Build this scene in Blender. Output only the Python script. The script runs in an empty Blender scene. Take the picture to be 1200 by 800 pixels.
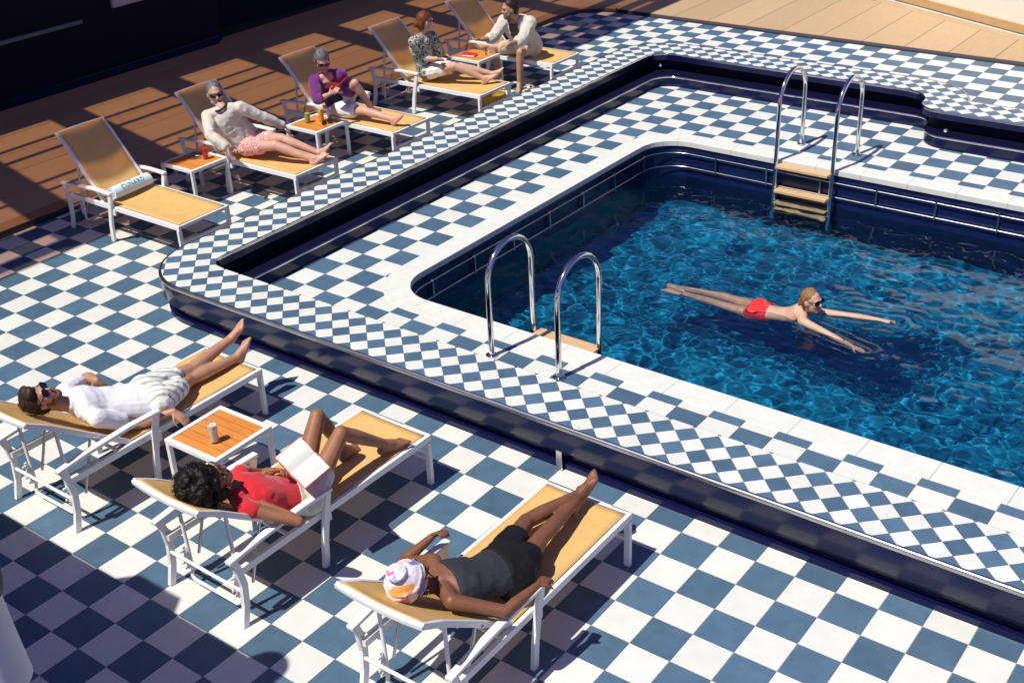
import bpy, bmesh, math, random
import numpy as np
from mathutils import Vector, Matrix, Quaternion, noise
random.seed(7)
T = 0.27                      # side of one large floor tile in metres
C = bpy.context.scene.collection
sc = bpy.context.scene

# ------------------------------------------------------------------ camera, light, exposure
cam = bpy.data.cameras.new('camera'); camo = bpy.data.objects.new('camera', cam); C.objects.link(camo)
cam.sensor_width = 36; cam.lens = 1424.79 / 1200 * 36; cam.clip_end = 500
CR = [[0.801702, 0.59633, -0.04079], [0.257992, -0.406785, -0.876337], [-0.539179, 0.692038, -0.479969]]
CP = [9.5205, -21.1663, 18.536]
m = Matrix(((CR[0][0], -CR[1][0], -CR[2][0], CP[0]*T), (CR[0][1], -CR[1][1], -CR[2][1], CP[1]*T), (CR[0][2], -CR[1][2], -CR[2][2], CP[2]*T), (0, 0, 0, 1)))
camo.matrix_world = m
sc.camera = camo
SUN = Vector((.14, .56, -1)).normalized()          # the way the light travels
el = math.asin(-SUN.z); az = math.atan2(-SUN.x, -SUN.y)
w = bpy.data.worlds.new('World'); sc.world = w; w.use_nodes = True
nt = w.node_tree; sky = nt.nodes.new('ShaderNodeTexSky'); sky.sky_type = 'NISHITA'; sky.sun_disc = False
sky.sun_elevation = el; sky.sun_rotation = az; sky.altitude = 0; sky.air_density = 1; sky.dust_density = 1
wb = nt.nodes.new('ShaderNodeMix'); wb.data_type = 'RGBA'; wb.blend_type = 'MULTIPLY'; wb.inputs[0].default_value = 1; wb.inputs[7].default_value = (.80, .68, 1.28, 1)   # white balance of the picture
nt.links.new(sky.outputs[0], wb.inputs[6]); nt.links.new(wb.outputs[2], nt.nodes['Background'].inputs[0]); nt.nodes['Background'].inputs[1].default_value = 0.068
sd = bpy.data.lights.new('sun', 'SUN'); sd.energy = 5.0; sd.angle = math.radians(.5); sd.color = (1, .985, .90)
so = bpy.data.objects.new('sun', sd); C.objects.link(so); so.rotation_euler = SUN.to_track_quat('-Z', 'Y').to_euler()
sd.cycles.is_caustics_light = True
sc.view_settings.view_transform = 'Standard'; sc.view_settings.look = 'None'; sc.view_settings.exposure = 0.08; sc.view_settings.gamma = 1
sc.cycles.max_bounces = 10; sc.cycles.transmission_bounces = 8; sc.cycles.transparent_max_bounces = 12
sc.cycles.sample_clamp_indirect = 6; sc.cycles.use_denoising = True; sc.cycles.blur_glossy = .5

J = {'F1': {'head': (-4.357, -2.062, 0.824), 'neck': (-4.299, -1.883, 0.727), 'chest': (-4.308, -1.719, 0.612), 'pelvis': (-4.153, -1.393, 0.548), 'shN': (-4.114, -1.827, 0.63), 'elN': (-4.087, -1.566, 0.45), 'wrN': (-3.906, -1.359, 0.508), 'haN': (-3.828, -1.327, 0.438), 'shF': (-4.494, -1.804, 0.7), 'elF': (-4.654, -1.512, 0.628), 'wrF': (-4.418, -1.588, 0.715), 'haF': (-4.451, -1.529, 0.628), 'hipN': (-4.052, -1.372, 0.535), 'knN': (-4.239, -0.951, 0.463), 'anN': (-4.21, -0.498, 0.446), 'toN': (-4.214, -0.381, 0.6), 'hipF': (-4.24, -1.351, 0.577), 'knF': (-4.287, -0.89, 0.498), 'anF': (-4.338, -0.433, 0.539), 'toF': (-4.241, -0.365, 0.69)},
 'F2': {'head': (-2.542, -2.105, 0.874), 'neck': (-2.551, -1.984, 0.735), 'chest': (-2.459, -1.844, 0.645), 'pelvis': (-2.449, -1.552, 0.497), 'shN': (-2.378, -2.032, 0.699), 'elN': (-2.127, -1.855, 0.593), 'wrN': (-2.346, -1.93, 0.685), 'haN': (-2.414, -2.001, 0.711), 'shF': (-2.643, -1.827, 0.729), 'elF': (-2.71, -1.593, 0.564), 'wrF': (-2.515, -1.662, 0.706), 'haF': (-2.428, -1.659, 0.737), 'hipN': (-2.347, -1.558, 0.506), 'knN': (-2.407, -1.171, 0.755), 'anN': (-2.362, -0.822, 0.49), 'toN': (-2.305, -0.65, 0.493), 'hipF': (-2.514, -1.471, 0.497), 'knF': (-2.579, -1.198, 0.839), 'anF': (-2.587, -0.991, 0.461), 'toF': (-2.62, -0.824, 0.429)},
 'F3': {'head': (-1.021, -2.072, 0.805), 'neck': (-0.989, -1.925, 0.704), 'chest': (-0.903, -1.775, 0.632), 'pelvis': (-0.842, -1.464, 0.566), 'shN': (-0.831, -1.977, 0.686), 'elN': (-0.591, -1.817, 0.619), 'wrN': (-0.558, -1.572, 0.643), 'haN': (-0.554, -1.482, 0.636), 'shF': (-1.104, -1.8, 0.718), 'elF': (-1.358, -1.8, 0.583), 'wrF': (-1.307, -1.57, 0.653), 'haF': (-1.239, -1.562, 0.713), 'hipN': (-0.769, -1.529, 0.556), 'knN': (-0.87, -1.107, 0.528), 'anN': (-0.925, -0.687, 0.492), 'toN': (-0.949, -0.543, 0.581), 'hipF': (-0.932, -1.423, 0.549), 'knF': (-1.049, -1.01, 0.512), 'anF': (-0.936, -0.604, 0.515), 'toF': (-0.904, -0.482, 0.641)},
 'L2': {'head': (-7.95, 2.691, 1.11), 'neck': (-7.814, 2.638, 0.988), 'chest': (-7.818, 2.708, 0.812), 'pelvis': (-7.722, 2.884, 0.535), 'shN': (-7.947, 2.543, 0.895), 'elN': (-7.739, 2.365, 0.772), 'wrN': (-7.509, 2.39, 0.654), 'haN': (-7.464, 2.395, 0.561), 'shF': (-7.681, 2.775, 0.973), 'elF': (-7.555, 2.997, 0.811), 'wrF': (-7.478, 3.201, 0.667), 'haF': (-7.429, 3.216, 0.577), 'hipN': (-7.677, 2.794, 0.521), 'knN': (-7.243, 2.832, 0.597), 'anN': (-6.874, 3.007, 0.449), 'toN': (-6.781, 3.143, 0.539), 'hipF': (-7.685, 2.982, 0.544), 'knF': (-7.255, 2.951, 0.638), 'anF': (-6.886, 3.118, 0.487), 'toF': (-6.777, 3.172, 0.619)},
 'L3': {'head': (-7.791, 4.194, 1.125), 'neck': (-7.796, 4.246, 0.957), 'chest': (-7.823, 4.325, 0.797), 'pelvis': (-7.839, 4.44, 0.509), 'shN': (-7.897, 4.136, 0.882), 'elN': (-7.726, 3.99, 0.716), 'wrN': (-7.51, 3.999, 0.818), 'haN': (-7.511, 4.087, 0.825), 'shF': (-7.66, 4.343, 0.942), 'elF': (-7.626, 4.466, 0.693), 'wrF': (-7.572, 4.243, 0.764), 'haF': (-7.655, 4.271, 0.765), 'hipN': (-7.778, 4.361, 0.493), 'knN': (-7.361, 4.379, 0.53), 'anN': (-6.96, 4.433, 0.476), 'toN': (-6.835, 4.45, 0.582), 'hipF': (-7.813, 4.529, 0.549), 'knF': (-7.517, 4.425, 0.83), 'anF': (-7.448, 4.604, 0.469), 'toF': (-7.483, 4.759, 0.427)},
 'L4': {'head': (-7.736, 6.031, 1.168), 'neck': (-7.775, 5.979, 1.004), 'chest': (-7.829, 5.981, 0.829), 'pelvis': (-7.804, 6.094, 0.54), 'shN': (-7.772, 5.817, 0.961), 'elN': (-7.722, 5.947, 0.718), 'wrN': (-7.488, 5.912, 0.757), 'haN': (-7.491, 5.997, 0.736), 'shF': (-7.741, 6.134, 0.955), 'elF': (-7.747, 6.271, 0.712), 'wrF': (-7.826, 6.482, 0.63), 'haF': (-7.744, 6.45, 0.626), 'hipN': (-7.741, 6.013, 0.53), 'knN': (-7.342, 6.071, 0.648), 'anN': (-7.033, 6.278, 0.473), 'toN': (-6.922, 6.371, 0.552), 'hipF': (-7.784, 6.19, 0.512), 'knF': (-7.375, 6.255, 0.585), 'anF': (-7.038, 6.469, 0.48), 'toF': (-6.908, 6.449, 0.58)},
 'L5': {'head': (-7.329, 7.272, 1.111), 'neck': (-7.302, 7.386, 0.961), 'chest': (-7.347, 7.484, 0.802), 'pelvis': (-7.303, 7.666, 0.517), 'shN': (-7.152, 7.486, 0.904), 'elN': (-7.14, 7.258, 0.707), 'wrN': (-7.143, 7.0, 0.741), 'haN': (-7.23, 6.976, 0.713), 'shF': (-7.48, 7.357, 0.922), 'elF': (-7.507, 7.12, 0.739), 'wrF': (-7.504, 6.862, 0.774), 'haF': (-7.576, 6.796, 0.781), 'hipN': (-7.325, 7.76, 0.491), 'knN': (-7.226, 7.336, 0.528), 'anN': (-7.267, 7.347, 0.092), 'toN': (-7.2, 7.19, 0.034), 'hipF': (-7.37, 7.592, 0.519), 'knF': (-7.772, 7.416, 0.507), 'anF': (-7.637, 7.381, 0.091), 'toF': (-7.515, 7.26, 0.033)},
 'SW': {'head': (-1.41, 3.976, -0.238), 'neck': (-1.491, 4.048, -0.371), 'chest': (-1.606, 4.041, -0.498), 'pelvis': (-1.92, 4.0, -0.537), 'shN': (-1.448, 3.887, -0.42), 'elN': (-1.15, 3.822, -0.451), 'wrN': (-0.895, 3.759, -0.486), 'haN': (-0.795, 3.739, -0.5), 'shF': (-1.425, 4.189, -0.452), 'elF': (-1.119, 4.269, -0.446), 'wrF': (-0.859, 4.331, -0.443), 'haF': (-0.755, 4.356, -0.446), 'hipN': (-1.961, 3.905, -0.54), 'knN': (-2.384, 3.935, -0.553), 'anN': (-2.796, 3.937, -0.552), 'toN': (-2.96, 3.956, -0.559), 'hipF': (-1.973, 4.087, -0.529), 'knF': (-2.397, 4.087, -0.548), 'anF': (-2.808, 4.046, -0.553), 'toF': (-2.972, 4.062, -0.559)}}
# ------------------------------------------------------------------ materials
def new_mat(name):
    m = bpy.data.materials.new(name); m.use_nodes = True
    return m, m.node_tree, m.node_tree.nodes['Principled BSDF']
def N(nt, t, **kw):
    n = nt.nodes.new(t)
    for k, v in kw.items():
        if k in n.inputs: n.inputs[k].default_value = v
        else: setattr(n, k, v)
    return n
def ramp(nt, fac, stops, interp='LINEAR'):
    r = nt.nodes.new('ShaderNodeValToRGB'); r.color_ramp.interpolation = interp
    e = r.color_ramp.elements
    while len(e) < len(stops): e.new(.5)
    for i, (p, c) in enumerate(stops): e[i].position = p; e[i].color = (*c, 1)
    nt.links.new(fac, r.inputs[0]); return r.outputs[0]
def mixc(nt, fac, a, b, mode='MIX'):
    n = nt.nodes.new('ShaderNodeMix'); n.data_type = 'RGBA'; n.blend_type = mode
    for s, v in ((0, fac), (6, a), (7, b)):
        if hasattr(v, 'links'): nt.links.new(v, n.inputs[s])
        else: n.inputs[s].default_value = v if s == 0 else (*v, 1)
    return n.outputs[2]
def bump(nt, h, strength=.3, dist=.01):
    b = nt.nodes.new('ShaderNodeBump'); b.inputs['Strength'].default_value = strength; b.inputs['Distance'].default_value = dist
    nt.links.new(h, b.inputs['Height']); return b.outputs[0]
def mat(name, col, rough=.5, var=.12, scale=6., bmp=.0, bscale=60., metal=0., spec=.5, coat=0., sheen=0., sss=0.):
    m, nt, p = new_mat(name)
    tc = N(nt, 'ShaderNodeTexCoord'); oi = N(nt, 'ShaderNodeObjectInfo')
    no = N(nt, 'ShaderNodeTexNoise', Scale=scale, Detail=5., Roughness=.6); nt.links.new(tc.outputs['Object'], no.inputs['Vector'])
    d = tuple(c*(1-var) for c in col); u = tuple(min(1, c*(1+var*.7)) for c in col)
    nt.links.new(ramp(nt, no.outputs[0], [(.3, d), (.7, u)]), p.inputs['Base Color'])
    p.inputs['Roughness'].default_value = rough; p.inputs['Metallic'].default_value = metal; p.inputs['Specular IOR Level'].default_value = spec
    p.inputs['Coat Weight'].default_value = coat; p.inputs['Sheen Weight'].default_value = sheen
    if sss: p.inputs['Subsurface Weight'].default_value = sss; p.inputs['Subsurface Radius'].default_value = (.012, .005, .003); p.inputs['Subsurface Scale'].default_value = 1
    if bmp:
        n2 = N(nt, 'ShaderNodeTexNoise', Scale=bscale, Detail=3.); nt.links.new(tc.outputs['Object'], n2.inputs['Vector'])
        nt.links.new(bump(nt, n2.outputs[0], bmp, .004), p.inputs['Normal'])
    return m
def tile_mat(name, col, var, rough, mott=.95):
    m, nt, p = new_mat(name)
    g = N(nt, 'ShaderNodeNewGeometry'); oi = N(nt, 'ShaderNodeObjectInfo')
    add = N(nt, 'ShaderNodeMath', operation='ADD'); nt.links.new(g.outputs['Random Per Island'], add.inputs[0]); nt.links.new(oi.outputs['Random'], add.inputs[1])
    fr = N(nt, 'ShaderNodeMath', operation='FRACT'); nt.links.new(add.outputs[0], fr.inputs[0])
    base = ramp(nt, fr.outputs[0], [(0, tuple(c*(1-var) for c in col)), (.5, col), (1, tuple(min(1, c*(1+var)) for c in col))])
    n1 = N(nt, 'ShaderNodeTexNoise', Scale=7., Detail=6., Roughness=.65); nt.links.new(g.outputs['Position'], n1.inputs['Vector'])
    dirt = ramp(nt, n1.outputs[0], [(.3, (mott,)*3), (.55, (1, 1, 1)), (.75, (2-mott,)*3)])
    nt.links.new(mixc(nt, 1., base, dirt, 'MULTIPLY'), p.inputs['Base Color'])
    n2 = N(nt, 'ShaderNodeTexNoise', Scale=25., Detail=3.); nt.links.new(g.outputs['Position'], n2.inputs['Vector'])
    rr = N(nt, 'ShaderNodeMapRange'); rr.inputs['To Min'].default_value = rough-.1; rr.inputs['To Max'].default_value = rough+.12
    nt.links.new(n2.outputs[0], rr.inputs[0]); nt.links.new(rr.outputs[0], p.inputs['Roughness'])
    nt.links.new(bump(nt, n2.outputs[0], .06, .004), p.inputs['Normal'])
    p.inputs['Specular IOR Level'].default_value = .5
    return m
BLUE = tile_mat('blue_tile', (.073, .132, .195), .13, .42, .84)
WHITE = tile_mat('white_tile', (.645, .642, .585), .035, .5)
GROUT = mat('grout', (.55, .50, .42), .9, .15, 20)
STONE = mat('coping_stone', (.645, .642, .58), .55, .06, 9, .08, 40)
NAVY = mat('navy_gloss_panel', (.005, .006, .042), .19, .2, 3, spec=.32)
NAVYM = mat('navy_matt_paint', (.004, .004, .022), .6, .2, 3, spec=.12)
CHROME = mat('polished_steel', (.78, .76, .73), .09, .08, 8, .03, 30, metal=1.)
STEEL = mat('brushed_steel', (.6, .58, .55), .28, .1, 8, .05, 80, metal=1.)
WFRAME = mat('white_frame_paint', (.78, .765, .73), .38, .05, 9, .05, 60)
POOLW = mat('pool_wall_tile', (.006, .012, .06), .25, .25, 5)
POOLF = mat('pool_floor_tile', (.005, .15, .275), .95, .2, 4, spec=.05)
def sling_mat():
    m, nt, p = new_mat('ochre_mesh_sling')
    tc = N(nt, 'ShaderNodeTexCoord')
    wv = N(nt, 'ShaderNodeTexWave', Scale=110., Distortion=.3); nt.links.new(tc.outputs['Object'], wv.inputs['Vector'])
    wv2 = N(nt, 'ShaderNodeTexWave', Scale=110., bands_direction='Y'); nt.links.new(tc.outputs['Object'], wv2.inputs['Vector'])
    mx = N(nt, 'ShaderNodeMath', operation='MULTIPLY'); nt.links.new(wv.outputs[1], mx.inputs[0]); nt.links.new(wv2.outputs[1], mx.inputs[1])
    no = N(nt, 'ShaderNodeTexNoise', Scale=9., Detail=4.); nt.links.new(tc.outputs['Object'], no.inputs['Vector'])
    c = ramp(nt, no.outputs[0], [(.3, (.63, .375, .12)), (.7, (.71, .435, .15))])
    nt.links.new(mixc(nt, mx.outputs[0], c, (.55, .335, .115)), p.inputs['Base Color'])
    p.inputs['Roughness'].default_value = .75; nt.links.new(bump(nt, mx.outputs[0], .25, .002), p.inputs['Normal'])
    return m
SLING = sling_mat()
def wood_mat(name, a, b, rough=.6, sc_=(2, 30, 30), axis=None):
    m, nt, p = new_mat(name)
    tc = N(nt, 'ShaderNodeTexCoord'); oi = N(nt, 'ShaderNodeObjectInfo')
    ad = N(nt, 'ShaderNodeVectorMath', operation='ADD'); nt.links.new(tc.outputs['Object'], ad.inputs[0]); nt.links.new(oi.outputs['Random'], ad.inputs[1])
    mp = N(nt, 'ShaderNodeMapping'); mp.inputs['Scale'].default_value = sc_; nt.links.new(ad.outputs[0], mp.inputs[0])
    no = N(nt, 'ShaderNodeTexNoise', Scale=1.5, Detail=7., Roughness=.65); nt.links.new(mp.outputs[0], no.inputs['Vector'])
    c = ramp(nt, no.outputs[0], [(.3, a), (.7, b)])
    t = ramp(nt, oi.outputs['Random'], [(0, (.86, .86, .86)), (1, (1, 1, 1))])
    nt.links.new(mixc(nt, 1., c, t, 'MULTIPLY'), p.inputs['Base Color'])
    p.inputs['Roughness'].default_value = rough; nt.links.new(bump(nt, no.outputs[0], .12, .003), p.inputs['Normal'])
    return m
DECK = wood_mat('deck_wood', (.45, .30, .165), (.53, .37, .215), .65, (40, 3, 40))
DECKD = wood_mat('shaded_margin_wood', (.30, .17, .08), (.40, .24, .12), .65, (40, 3, 40))  # deck wood again for the margin plank, shade put into its darker brown
TEAK = wood_mat('orange_teak', (.58, .20, .035), (.72, .28, .06), .45, (4, 45, 45))
OAK = wood_mat('pale_tread_wood', (.55, .36, .18), (.68, .46, .25), .5, (5, 45, 45))
RAILW = wood_mat('skirting_wood', (.48, .30, .13), (.60, .40, .20), .6, (4, 4, 40))
WALLW = mat('cream_wall_paint', (.80, .74, .62), .6, .05, 2)
def simple(name, col, rough=.5, **k):
    return mat(name, col, rough, **k)
def glass_mat(name, col=(1, 1, 1), rough=0., ior=1.45):
    m = bpy.data.materials.new(name); m.use_nodes = True; nt = m.node_tree; nt.nodes.remove(nt.nodes['Principled BSDF'])
    o = nt.nodes['Material Output']; lw = N(nt, 'ShaderNodeLayerWeight', Blend=.5); pw = N(nt, 'ShaderNodeMath', operation='POWER'); pw.inputs[1].default_value = 4.; nt.links.new(lw.outputs['Facing'], pw.inputs[0])
    fr = N(nt, 'ShaderNodeMath', operation='MULTIPLY_ADD'); fr.inputs[1].default_value = .6; fr.inputs[2].default_value = .035; nt.links.new(pw.outputs[0], fr.inputs[0]); t = N(nt, 'ShaderNodeBsdfTransparent'); t.inputs[0].default_value = (*col, 1)
    g = N(nt, 'ShaderNodeBsdfGlossy'); g.inputs['Roughness'].default_value = rough
    mx = N(nt, 'ShaderNodeMixShader'); nt.links.new(fr.outputs[0], mx.inputs[0]); nt.links.new(t.outputs[0], mx.inputs[1]); nt.links.new(g.outputs[0], mx.inputs[2])
    nt.links.new(mx.outputs[0], o.inputs[0]); return m
CLEAR = glass_mat('clear_glass', (.97, .98, .98))
TINT = glass_mat('tinted_roof_glass', (.66, .52, .42))

# ------------------------------------------------------------------ mesh helpers
class MB:
    def __init__(s): s.v = []; s.f = []; s.m = []; s.mi = 0
    def add(s, vs, fs):
        o = len(s.v); s.v += [tuple(v) for v in vs]; s.f += [tuple(i+o for i in f) for f in fs]; s.m += [s.mi]*len(fs)
    def box(s, c, d, M=None):
        x, y, z = d[0]/2, d[1]/2, d[2]/2
        vs = [Vector((a*x, b*y, e*z)) for e in (-1, 1) for b in (-1, 1) for a in (-1, 1)]
        vs = [(M @ v if M else v)+Vector(c) for v in vs]
        s.add(vs, [(0, 2, 3, 1), (4, 5, 7, 6), (0, 1, 5, 4), (2, 6, 7, 3), (0, 4, 6, 2), (1, 3, 7, 5)])
    def bar(s, p, q, w, h, up=(0, 0, 1)):
        p = Vector(p); q = Vector(q); d = (q-p).normalized(); r = d.cross(Vector(up)).normalized(); u = r.cross(d)
        vs = [b+r*(w/2*i)+u*(h/2*j) for b in (p, q) for j in (-1, 1) for i in (-1, 1)]
        s.add(vs, [(0, 2, 3, 1), (4, 5, 7, 6), (0, 1, 5, 4), (2, 6, 7, 3), (0, 4, 6, 2), (1, 3, 7, 5)])
    def strip(s, pts, w, h, up=(0, 0, 1), side=None):
        # rectangular section swept along a polyline
        P = [Vector(p) for p in pts]; n = len(P); vs = []
        for i, p in enumerate(P):
            d = ((P[min(i+1, n-1)]-P[i]).normalized()+(P[i]-P[max(i-1, 0)]).normalized()).normalized()
            r = Vector(side) if side else d.cross(Vector(up)).normalized(); u = r.cross(d).normalized()
            vs += [p+r*(w/2*a)+u*(h/2*b) for a, b in ((-1, -1), (1, -1), (1, 1), (-1, 1))]
        fs = [(0, 3, 2, 1), tuple(4*(n-1)+k for k in range(4))]
        for i in range(n-1):
            for k in range(4): fs.append((4*i+k, 4*i+(k+1) % 4, 4*i+4+(k+1) % 4, 4*i+4+k))
        s.add(vs, fs)
    def tube(s, pts, r, seg=10, closed=False, rs=None):
        P = [Vector(p) for p in pts]; n = len(P); vs = []; ref = None
        for i, p in enumerate(P):
            a = P[(i-1) % n] if closed or i else P[0]; b = P[(i+1) % n] if closed or i < n-1 else P[-1]
            d = (b-a).normalized()
            if ref is None: ref = d.orthogonal().normalized()
            ref = (ref-d*ref.dot(d)).normalized(); bi = d.cross(ref); rr = rs[i] if rs else r
            vs += [p+(ref*math.cos(t)+bi*math.sin(t))*rr for t in (2*math.pi*k/seg for k in range(seg))]
        fs = []
        for i in range(n if closed else n-1):
            j = (i+1) % n
            for k in range(seg): fs.append((i*seg+k, i*seg+(k+1) % seg, j*seg+(k+1) % seg, j*seg+k))
        if not closed: fs += [tuple(range(seg))[::-1], tuple((n-1)*seg+k for k in range(seg))]
        s.add(vs, fs)
    def lathe(s, prof, c=(0, 0, 0), seg=24, cap=True):
        vs = []
        for r, z in prof: vs += [(c[0]+r*math.cos(2*math.pi*k/seg), c[1]+r*math.sin(2*math.pi*k/seg), c[2]+z) for k in range(seg)]
        n = len(prof); fs = [(i*seg+k, i*seg+(k+1) % seg, (i+1)*seg+(k+1) % seg, (i+1)*seg+k) for i in range(n-1) for k in range(seg)]
        if cap: fs += [tuple(range(seg))[::-1], tuple((n-1)*seg+k for k in range(seg))]
        s.add(vs, fs)
    def prism(s, poly, z0, z1):
        n = len(poly); s.add([(x, y, z0) for x, y in poly]+[(x, y, z1) for x, y in poly],
            [tuple(range(n))[::-1], tuple(range(n, 2*n))]+[(i, (i+1) % n, n+(i+1) % n, n+i) for i in range(n)])
    def sphere(s, c, r, M=None, nu=12, nv=8):
        if not hasattr(r, '__len__'): r = (r, r, r)
        vs = []
        for j in range(nv+1):
            t = math.pi*j/nv
            for k in range(nu):
                v = Vector((r[0]*math.sin(t)*math.cos(2*math.pi*k/nu), r[1]*math.sin(t)*math.sin(2*math.pi*k/nu), r[2]*math.cos(t)))
                vs.append((M @ v if M else v)+Vector(c))
        s.add(vs, [(j*nu+k, (j+1)*nu+k, (j+1)*nu+(k+1) % nu, j*nu+(k+1) % nu) for j in range(nv) for k in range(nu)])
    def cap(s, a, b, ra, rb, nu=12):
        a = Vector(a); b = Vector(b); s.tube([a, b], ra, nu, rs=[ra, rb]); s.sphere(a, ra, None, nu, 6); s.sphere(b, rb, None, nu, 6)
    def loft(s, rings, seg=18):
        # rings: centre, right axis, front axis, half width, half depth
        vs = []
        for c, r, f, a, b in rings: vs += [Vector(c)+r*(a*math.cos(t))+f*(b*math.sin(t)) for t in (2*math.pi*k/seg for k in range(seg))]
        n = len(rings)
        s.add(vs, [(i*seg+k, i*seg+(k+1) % seg, (i+1)*seg+(k+1) % seg, (i+1)*seg+k) for i in range(n-1) for k in range(seg)]+[tuple(range(seg))[::-1], tuple((n-1)*seg+k for k in range(seg))])
    def mesh(s, name, mats, smooth=False, bevel=0., weld=True):
        me = bpy.data.meshes.new(name); me.from_pydata(s.v, [], s.f)
        if not isinstance(mats, (list, tuple)): mats = [mats]
        for m in mats: me.materials.append(m)
        me.polygons.foreach_set('material_index', s.m)
        bm = bmesh.new(); bm.from_mesh(me)
        if weld: bmesh.ops.remove_doubles(bm, verts=bm.verts, dist=1e-6)
        bmesh.ops.recalc_face_normals(bm, faces=bm.faces)
        if bevel: bmesh.ops.bevel(bm, geom=[e for e in bm.edges if e.is_manifold and e.calc_face_angle(0) > .5], offset=bevel, segments=2, affect='EDGES', profile=.6)
        if smooth:
            for f in bm.faces: f.smooth = True
            for e in bm.edges:
                if e.is_manifold and e.calc_face_angle(0) > .8: e.smooth = False
        bm.to_mesh(me); bm.free(); return me
    def build(s, name, mats, parent=None, smooth=False, bevel=0., weld=True):
        return link(name, s.mesh(name, mats, smooth, bevel, weld), parent)
def link(name, me, parent=None):
    o = bpy.data.objects.new(name, me); C.objects.link(o)
    if parent: o.parent = parent
    return o
def tag(o, label=None, cat=None, group=None, kind=None):
    for k, v in (('label', label), ('category', cat), ('group', group), ('kind', kind)):
        if v: o[k] = v
    return o
def thing(name, label, cat, loc=(0, 0, 0), rz=0, group=None):
    o = bpy.data.objects.new(name, None); C.objects.link(o); o.location = loc; o.rotation_euler = (0, 0, rz); o.empty_display_size = .1
    return tag(o, label, cat, group)
def structure(name, me): return tag(link(name, me), kind='structure')
def copy_tree(o, parent=None):
    c = o.copy(); C.objects.link(c); c.parent = parent
    for ch in list(o.children): copy_tree(ch, c)
    return c
CRm = np.array(CR); CPm = np.array(CP)
def px(p):                     # rough size on the picture: pixel position and scale of a tile-unit point
    q = CRm @ (np.array(p)-CPm); return 600+1424.8*q[0]/q[2], 400+1424.8*q[1]/q[2], q[2]

# ------------------------------------------------------------------ outlines of bench and pool, in tile units
XR = 15.
def arc(cx, cy, r, a0, a1, n): return [(cx+r*math.cos(math.radians(a0+(a1-a0)*i/n)), cy+r*math.sin(math.radians(a0+(a1-a0)*i/n))) for i in range(n+1)]
def bench_path(d):
    # d = distance outward from the inner edge of the seat
    if d < -.4:                # the foot of the step inside
        xl, yf, yb, yb2, b1, b2 = -21.1, 3.13, 31.45, 29.2, (-8.0, 30.55, .9), (-5.9, 30.4, 1.2)
        P = [(XR, yf)]+arc(xl+.5, yf+.5, .5, 270, 180, 14)+arc(xl+1., yb-1., 1., 180, 90, 14)
        P += arc(b1[0], b1[1], b1[2], 90, 0, 14)+arc(b2[0], b2[1], b2[2], 180, 270, 10)+[(XR, yb2)]
        return P
    r0 = .71+d; P = [(XR, 2.38-d)]+arc(-21.16, 3.09, r0, 270, 180, 14)
    r1 = .9+max(d, -.3); P += arc(-21.87-d+r1, 32.2+d-r1, r1, 180, 90, 14)
    r2 = 1.3+d
    if d < 1: P += arc(-8.8, 30.9, r2, 90, 0, 14)+arc(-6.5, 30.9, max(1.-d, .02), 180, 270, 10)
    else:
        th = math.degrees(math.asin((d-1)/r2)); A = arc(-8.8, 30.9, r2, 90, th, 14); P += A+[A[-1]]*11
    return P+[(XR, 29.9+d)]
def pool_path(d, r=1.6):
    xl, yf, yb = -17.1, 6.33, 24.55; rr = r+d
    return [(14., yf-d)]+arc(xl-d+rr, yf-d+rr, rr, 270, 180, 12)+arc(xl-d+rr, yb+d-rr, rr, 180, 90, 12)+[(14., yb+d)]
def sweep(mb, pathf, prof):
    P = [pathf(d) for d, z in prof]; n = len(P[0]); k = len(prof)
    vs = [(P[j][i][0]*T, P[j][i][1]*T, prof[j][1]*T) for i in range(n) for j in range(k)]
    mb.add(vs, [(i*k+j, i*k+j+1, (i+1)*k+j+1, (i+1)*k+j) for i in range(n-1) for j in range(k-1)])
def sdf(poly, pts):
    # signed distance (positive inside) of points to a closed polygon
    A = np.array(poly); B = np.roll(A, -1, 0); p = np.array(pts)[:, None, :]
    ab = B-A; L = (ab**2).sum(1); L[L == 0] = 1e-9
    t = np.clip(((p-A)*ab).sum(2)/L, 0, 1); dist = np.sqrt((((A+ab*t[..., None])-p)**2).sum(2)).min(1)
    y = p[..., 1]; x = p[..., 0]; c = (A[:, 1] > y) != (B[:, 1] > y)
    with np.errstate(divide='ignore', invalid='ignore'): xi = A[:, 0]+(y-A[:, 1])*(B[:, 0]-A[:, 0])/(B[:, 1]-A[:, 1])
    ins = ((c & (x < xi)).sum(1) % 2) == 1
    return np.where(ins, dist, -dist)
def clip(poly, f, n=6):
    # keep the part of a small convex cell where f >= 0
    pts = []
    for i in range(len(poly)):
        a = np.array(poly[i]); b = np.array(poly[(i+1) % len(poly)])
        pts += [a+(b-a)*k/n for k in range(n)]
    v = f(np.array(pts))
    if (v >= 0).all(): return poly, True
    if (v < 0).all(): return None, False
    out = []; corner = lambda i: i % n == 0
    for i in range(len(pts)):
        j = (i+1) % len(pts)
        if v[i] >= 0 and corner(i): out.append(tuple(pts[i]))
        if (v[i] >= 0) != (v[j] >= 0):
            t = v[i]/(v[i]-v[j]); out.append(tuple(pts[i]+(pts[j]-pts[i])*t))
    return (out, False) if len(out) >= 3 else (None, False)
def area(p): return abs(sum(p[i][0]*p[(i+1) % len(p)][1]-p[(i+1) % len(p)][0]*p[i][1] for i in range(len(p))))/2
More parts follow.
